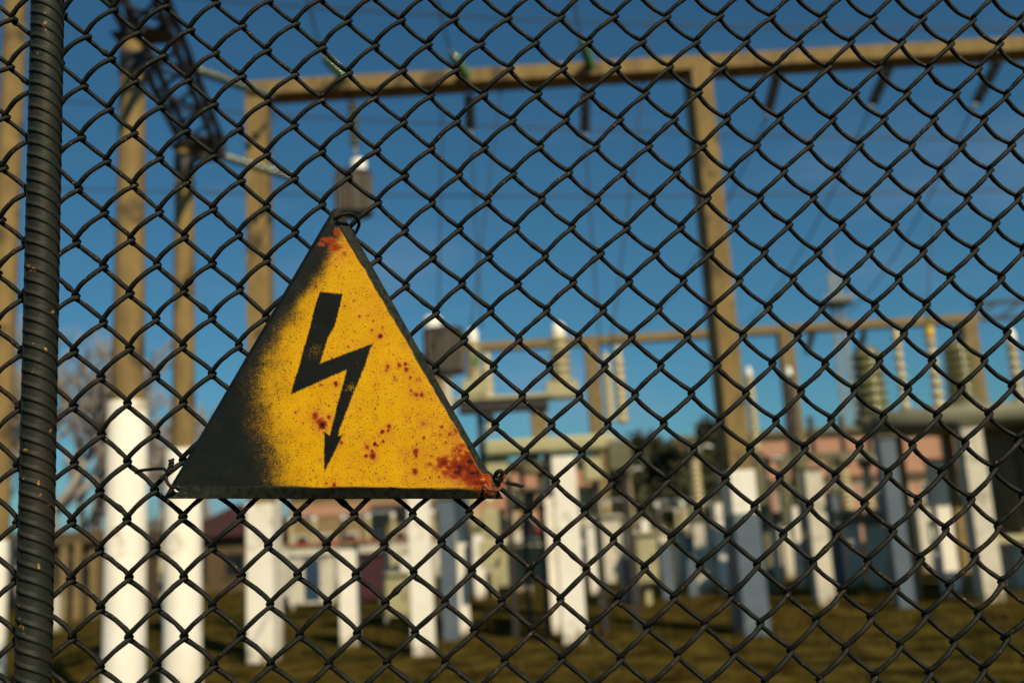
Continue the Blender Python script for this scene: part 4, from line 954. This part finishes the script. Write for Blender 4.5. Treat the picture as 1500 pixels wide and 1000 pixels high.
# ------------------------------------------------------------------ trees
def bare_tree(label, x, Y, H, seed):
    R_ = random.Random(seed); p = thing('bare_tree', label, 'tree', (x, Y, 0), 'bare winter trees at the left')
    tr_, cr_ = MB(), MB()
    def grow(b, d, L_, r, lev):
        pts = [b]; cur = b; dd = d
        n_ = 4
        for k in range(n_):
            dd = (dd + Vector((R_.gauss(0, .13), R_.gauss(0, .13), R_.gauss(0.05, .06)))).normalized(); cur = cur + dd * L_ / n_; pts.append(cur)
        (tr_ if lev == 0 else cr_).tube(pts, [max(r * (1 - 0.45 * k / n_), 0.014) for k in range(n_ + 1)], 6 if lev < 2 else 4)
        if lev < 4:
            for k in range(5 if lev < 2 else 4):
                u = R_.uniform(0.35, 1.0); bp_ = pts[min(n_, int(u * n_))]
                a = R_.uniform(0, 6.28); sp_ = R_.uniform(0.35, 0.95)
                nd = (dd + Vector((math.cos(a) * sp_, math.sin(a) * sp_, R_.uniform(-0.1, 0.3)))).normalized()
                grow(bp_, nd, L_ * R_.uniform(0.5, 0.72), r * 0.6, lev + 1)
    grow(Vector((x, Y, -0.1)), Vector((0, 0, 1)), H * 0.42, H * 0.016, 0)
    tr_.build('trunk', BARK, p); cr_.build('crown', BARK, p)
for k, (px, Y, top, lab) in enumerate(((84, 30, 470, 'bare grey tree close right of the ribbed bar'), (126, 36, 500, 'bare grey tree left of the thick concrete pole'), (236, 46, 640, 'smaller bare tree between the two concrete poles'), (330, 52, 600, 'bare tree behind the small red roofed house'), (30, 34, 520, 'bare grey tree left of the ribbed bar'))):
    bare_tree(lab, side_x(px, Y), Y, height_at(px, top, Y) * 1.6, 30 + k)

def evergreen(label, x, Y, H, Wd, seed):
    r_ = np.random.default_rng(seed); p = thing('evergreen_tree', label, 'tree', (x, Y, 0), 'dark evergreens behind the yard')
    MB().lathe((x, Y, -0.1), (x, Y, H * 0.7), [(0, 0.22), (H * 0.4, 0.14), (H * 0.8, 0.04)], 8).build('trunk', BARK, p)
    nc, nlf = 46, 110; C_ = []
    for _ in range(nc):
        h_ = r_.uniform(0.08, 1.0); rad_ = Wd * (1.02 - h_) ** 0.6 * math.sqrt(r_.random()); a = r_.uniform(0, 6.283)
        C_.append((x + rad_ * math.cos(a), Y + rad_ * math.sin(a), H * h_))
    C_ = np.array(C_); cc = np.repeat(C_, nlf, 0); n_ = len(cc)
    pos = cc + r_.normal(0, 1, (n_, 3)) * np.array([0.36, 0.36, 0.3]) * Wd * 0.5
    pos[:, 2] = np.clip(pos[:, 2], 0.1, None)
    d1 = r_.normal(0, 1, (n_, 3)); d1 /= np.linalg.norm(d1, axis=1)[:, None]; d2 = np.cross(d1, r_.normal(0, 1, (n_, 3))); d2 /= np.linalg.norm(d2, axis=1)[:, None]
    s1, s2 = 0.20, 0.09
    vv_ = np.stack([pos - d1 * s1, pos + d2 * s2, pos + d1 * s1, pos - d2 * s2], 1).reshape(-1, 3)
    numpy_mesh('crown', vv_, np.arange(n_ * 4).reshape(-1, 4), CROWN, p, False)
for k, (px, Y, top, wd, lab) in enumerate(((918, 40, 668, 1.5, 'dark evergreen right of the breaker'), (950, 43, 652, 1.7, 'dark evergreen behind the tan pole, left side'), (985, 41, 660, 1.6, 'dark evergreen behind the tan pole, right side'), (1024, 44, 672, 1.5, 'dark evergreen left of the right gantry column'), (1050, 46, 624, 1.3, 'slim tall evergreen hidden partly by the gantry column'))):
    evergreen(lab, side_x(px, Y), Y, height_at(px, top, Y), wd, 60 + k)

# far wood along the horizon
NT_ = 16000
aa = rng.uniform(-1.0, 1.0, NT_); dd_ = rng.uniform(150, 175, NT_); xx = np.sin(aa) * dd_; yy = np.cos(aa) * dd_
hmax = 3.0 + 4.5 * vnoise(6, 88, (aa + 1.2) * 70, np.zeros(NT_)); z_ = hmax * rng.random(NT_) ** 0.7
pos = np.stack([xx, yy, z_], 1); d1 = rng.normal(0, 1, (NT_, 3)); d1 /= np.linalg.norm(d1, axis=1)[:, None]; d2 = np.cross(d1, rng.normal(0, 1, (NT_, 3))); d2 /= np.linalg.norm(d2, axis=1)[:, None]
fw = numpy_mesh('far_wood', np.stack([pos - d1 * 0.8, pos + d2 * 0.4, pos + d1 * 0.8, pos - d2 * 0.4], 1).reshape(-1, 3), np.arange(NT_ * 4).reshape(-1, 4), TREEL, smooth=False)
tag(fw, 'far grey wood along the horizon', 'wood', kind='stuff')
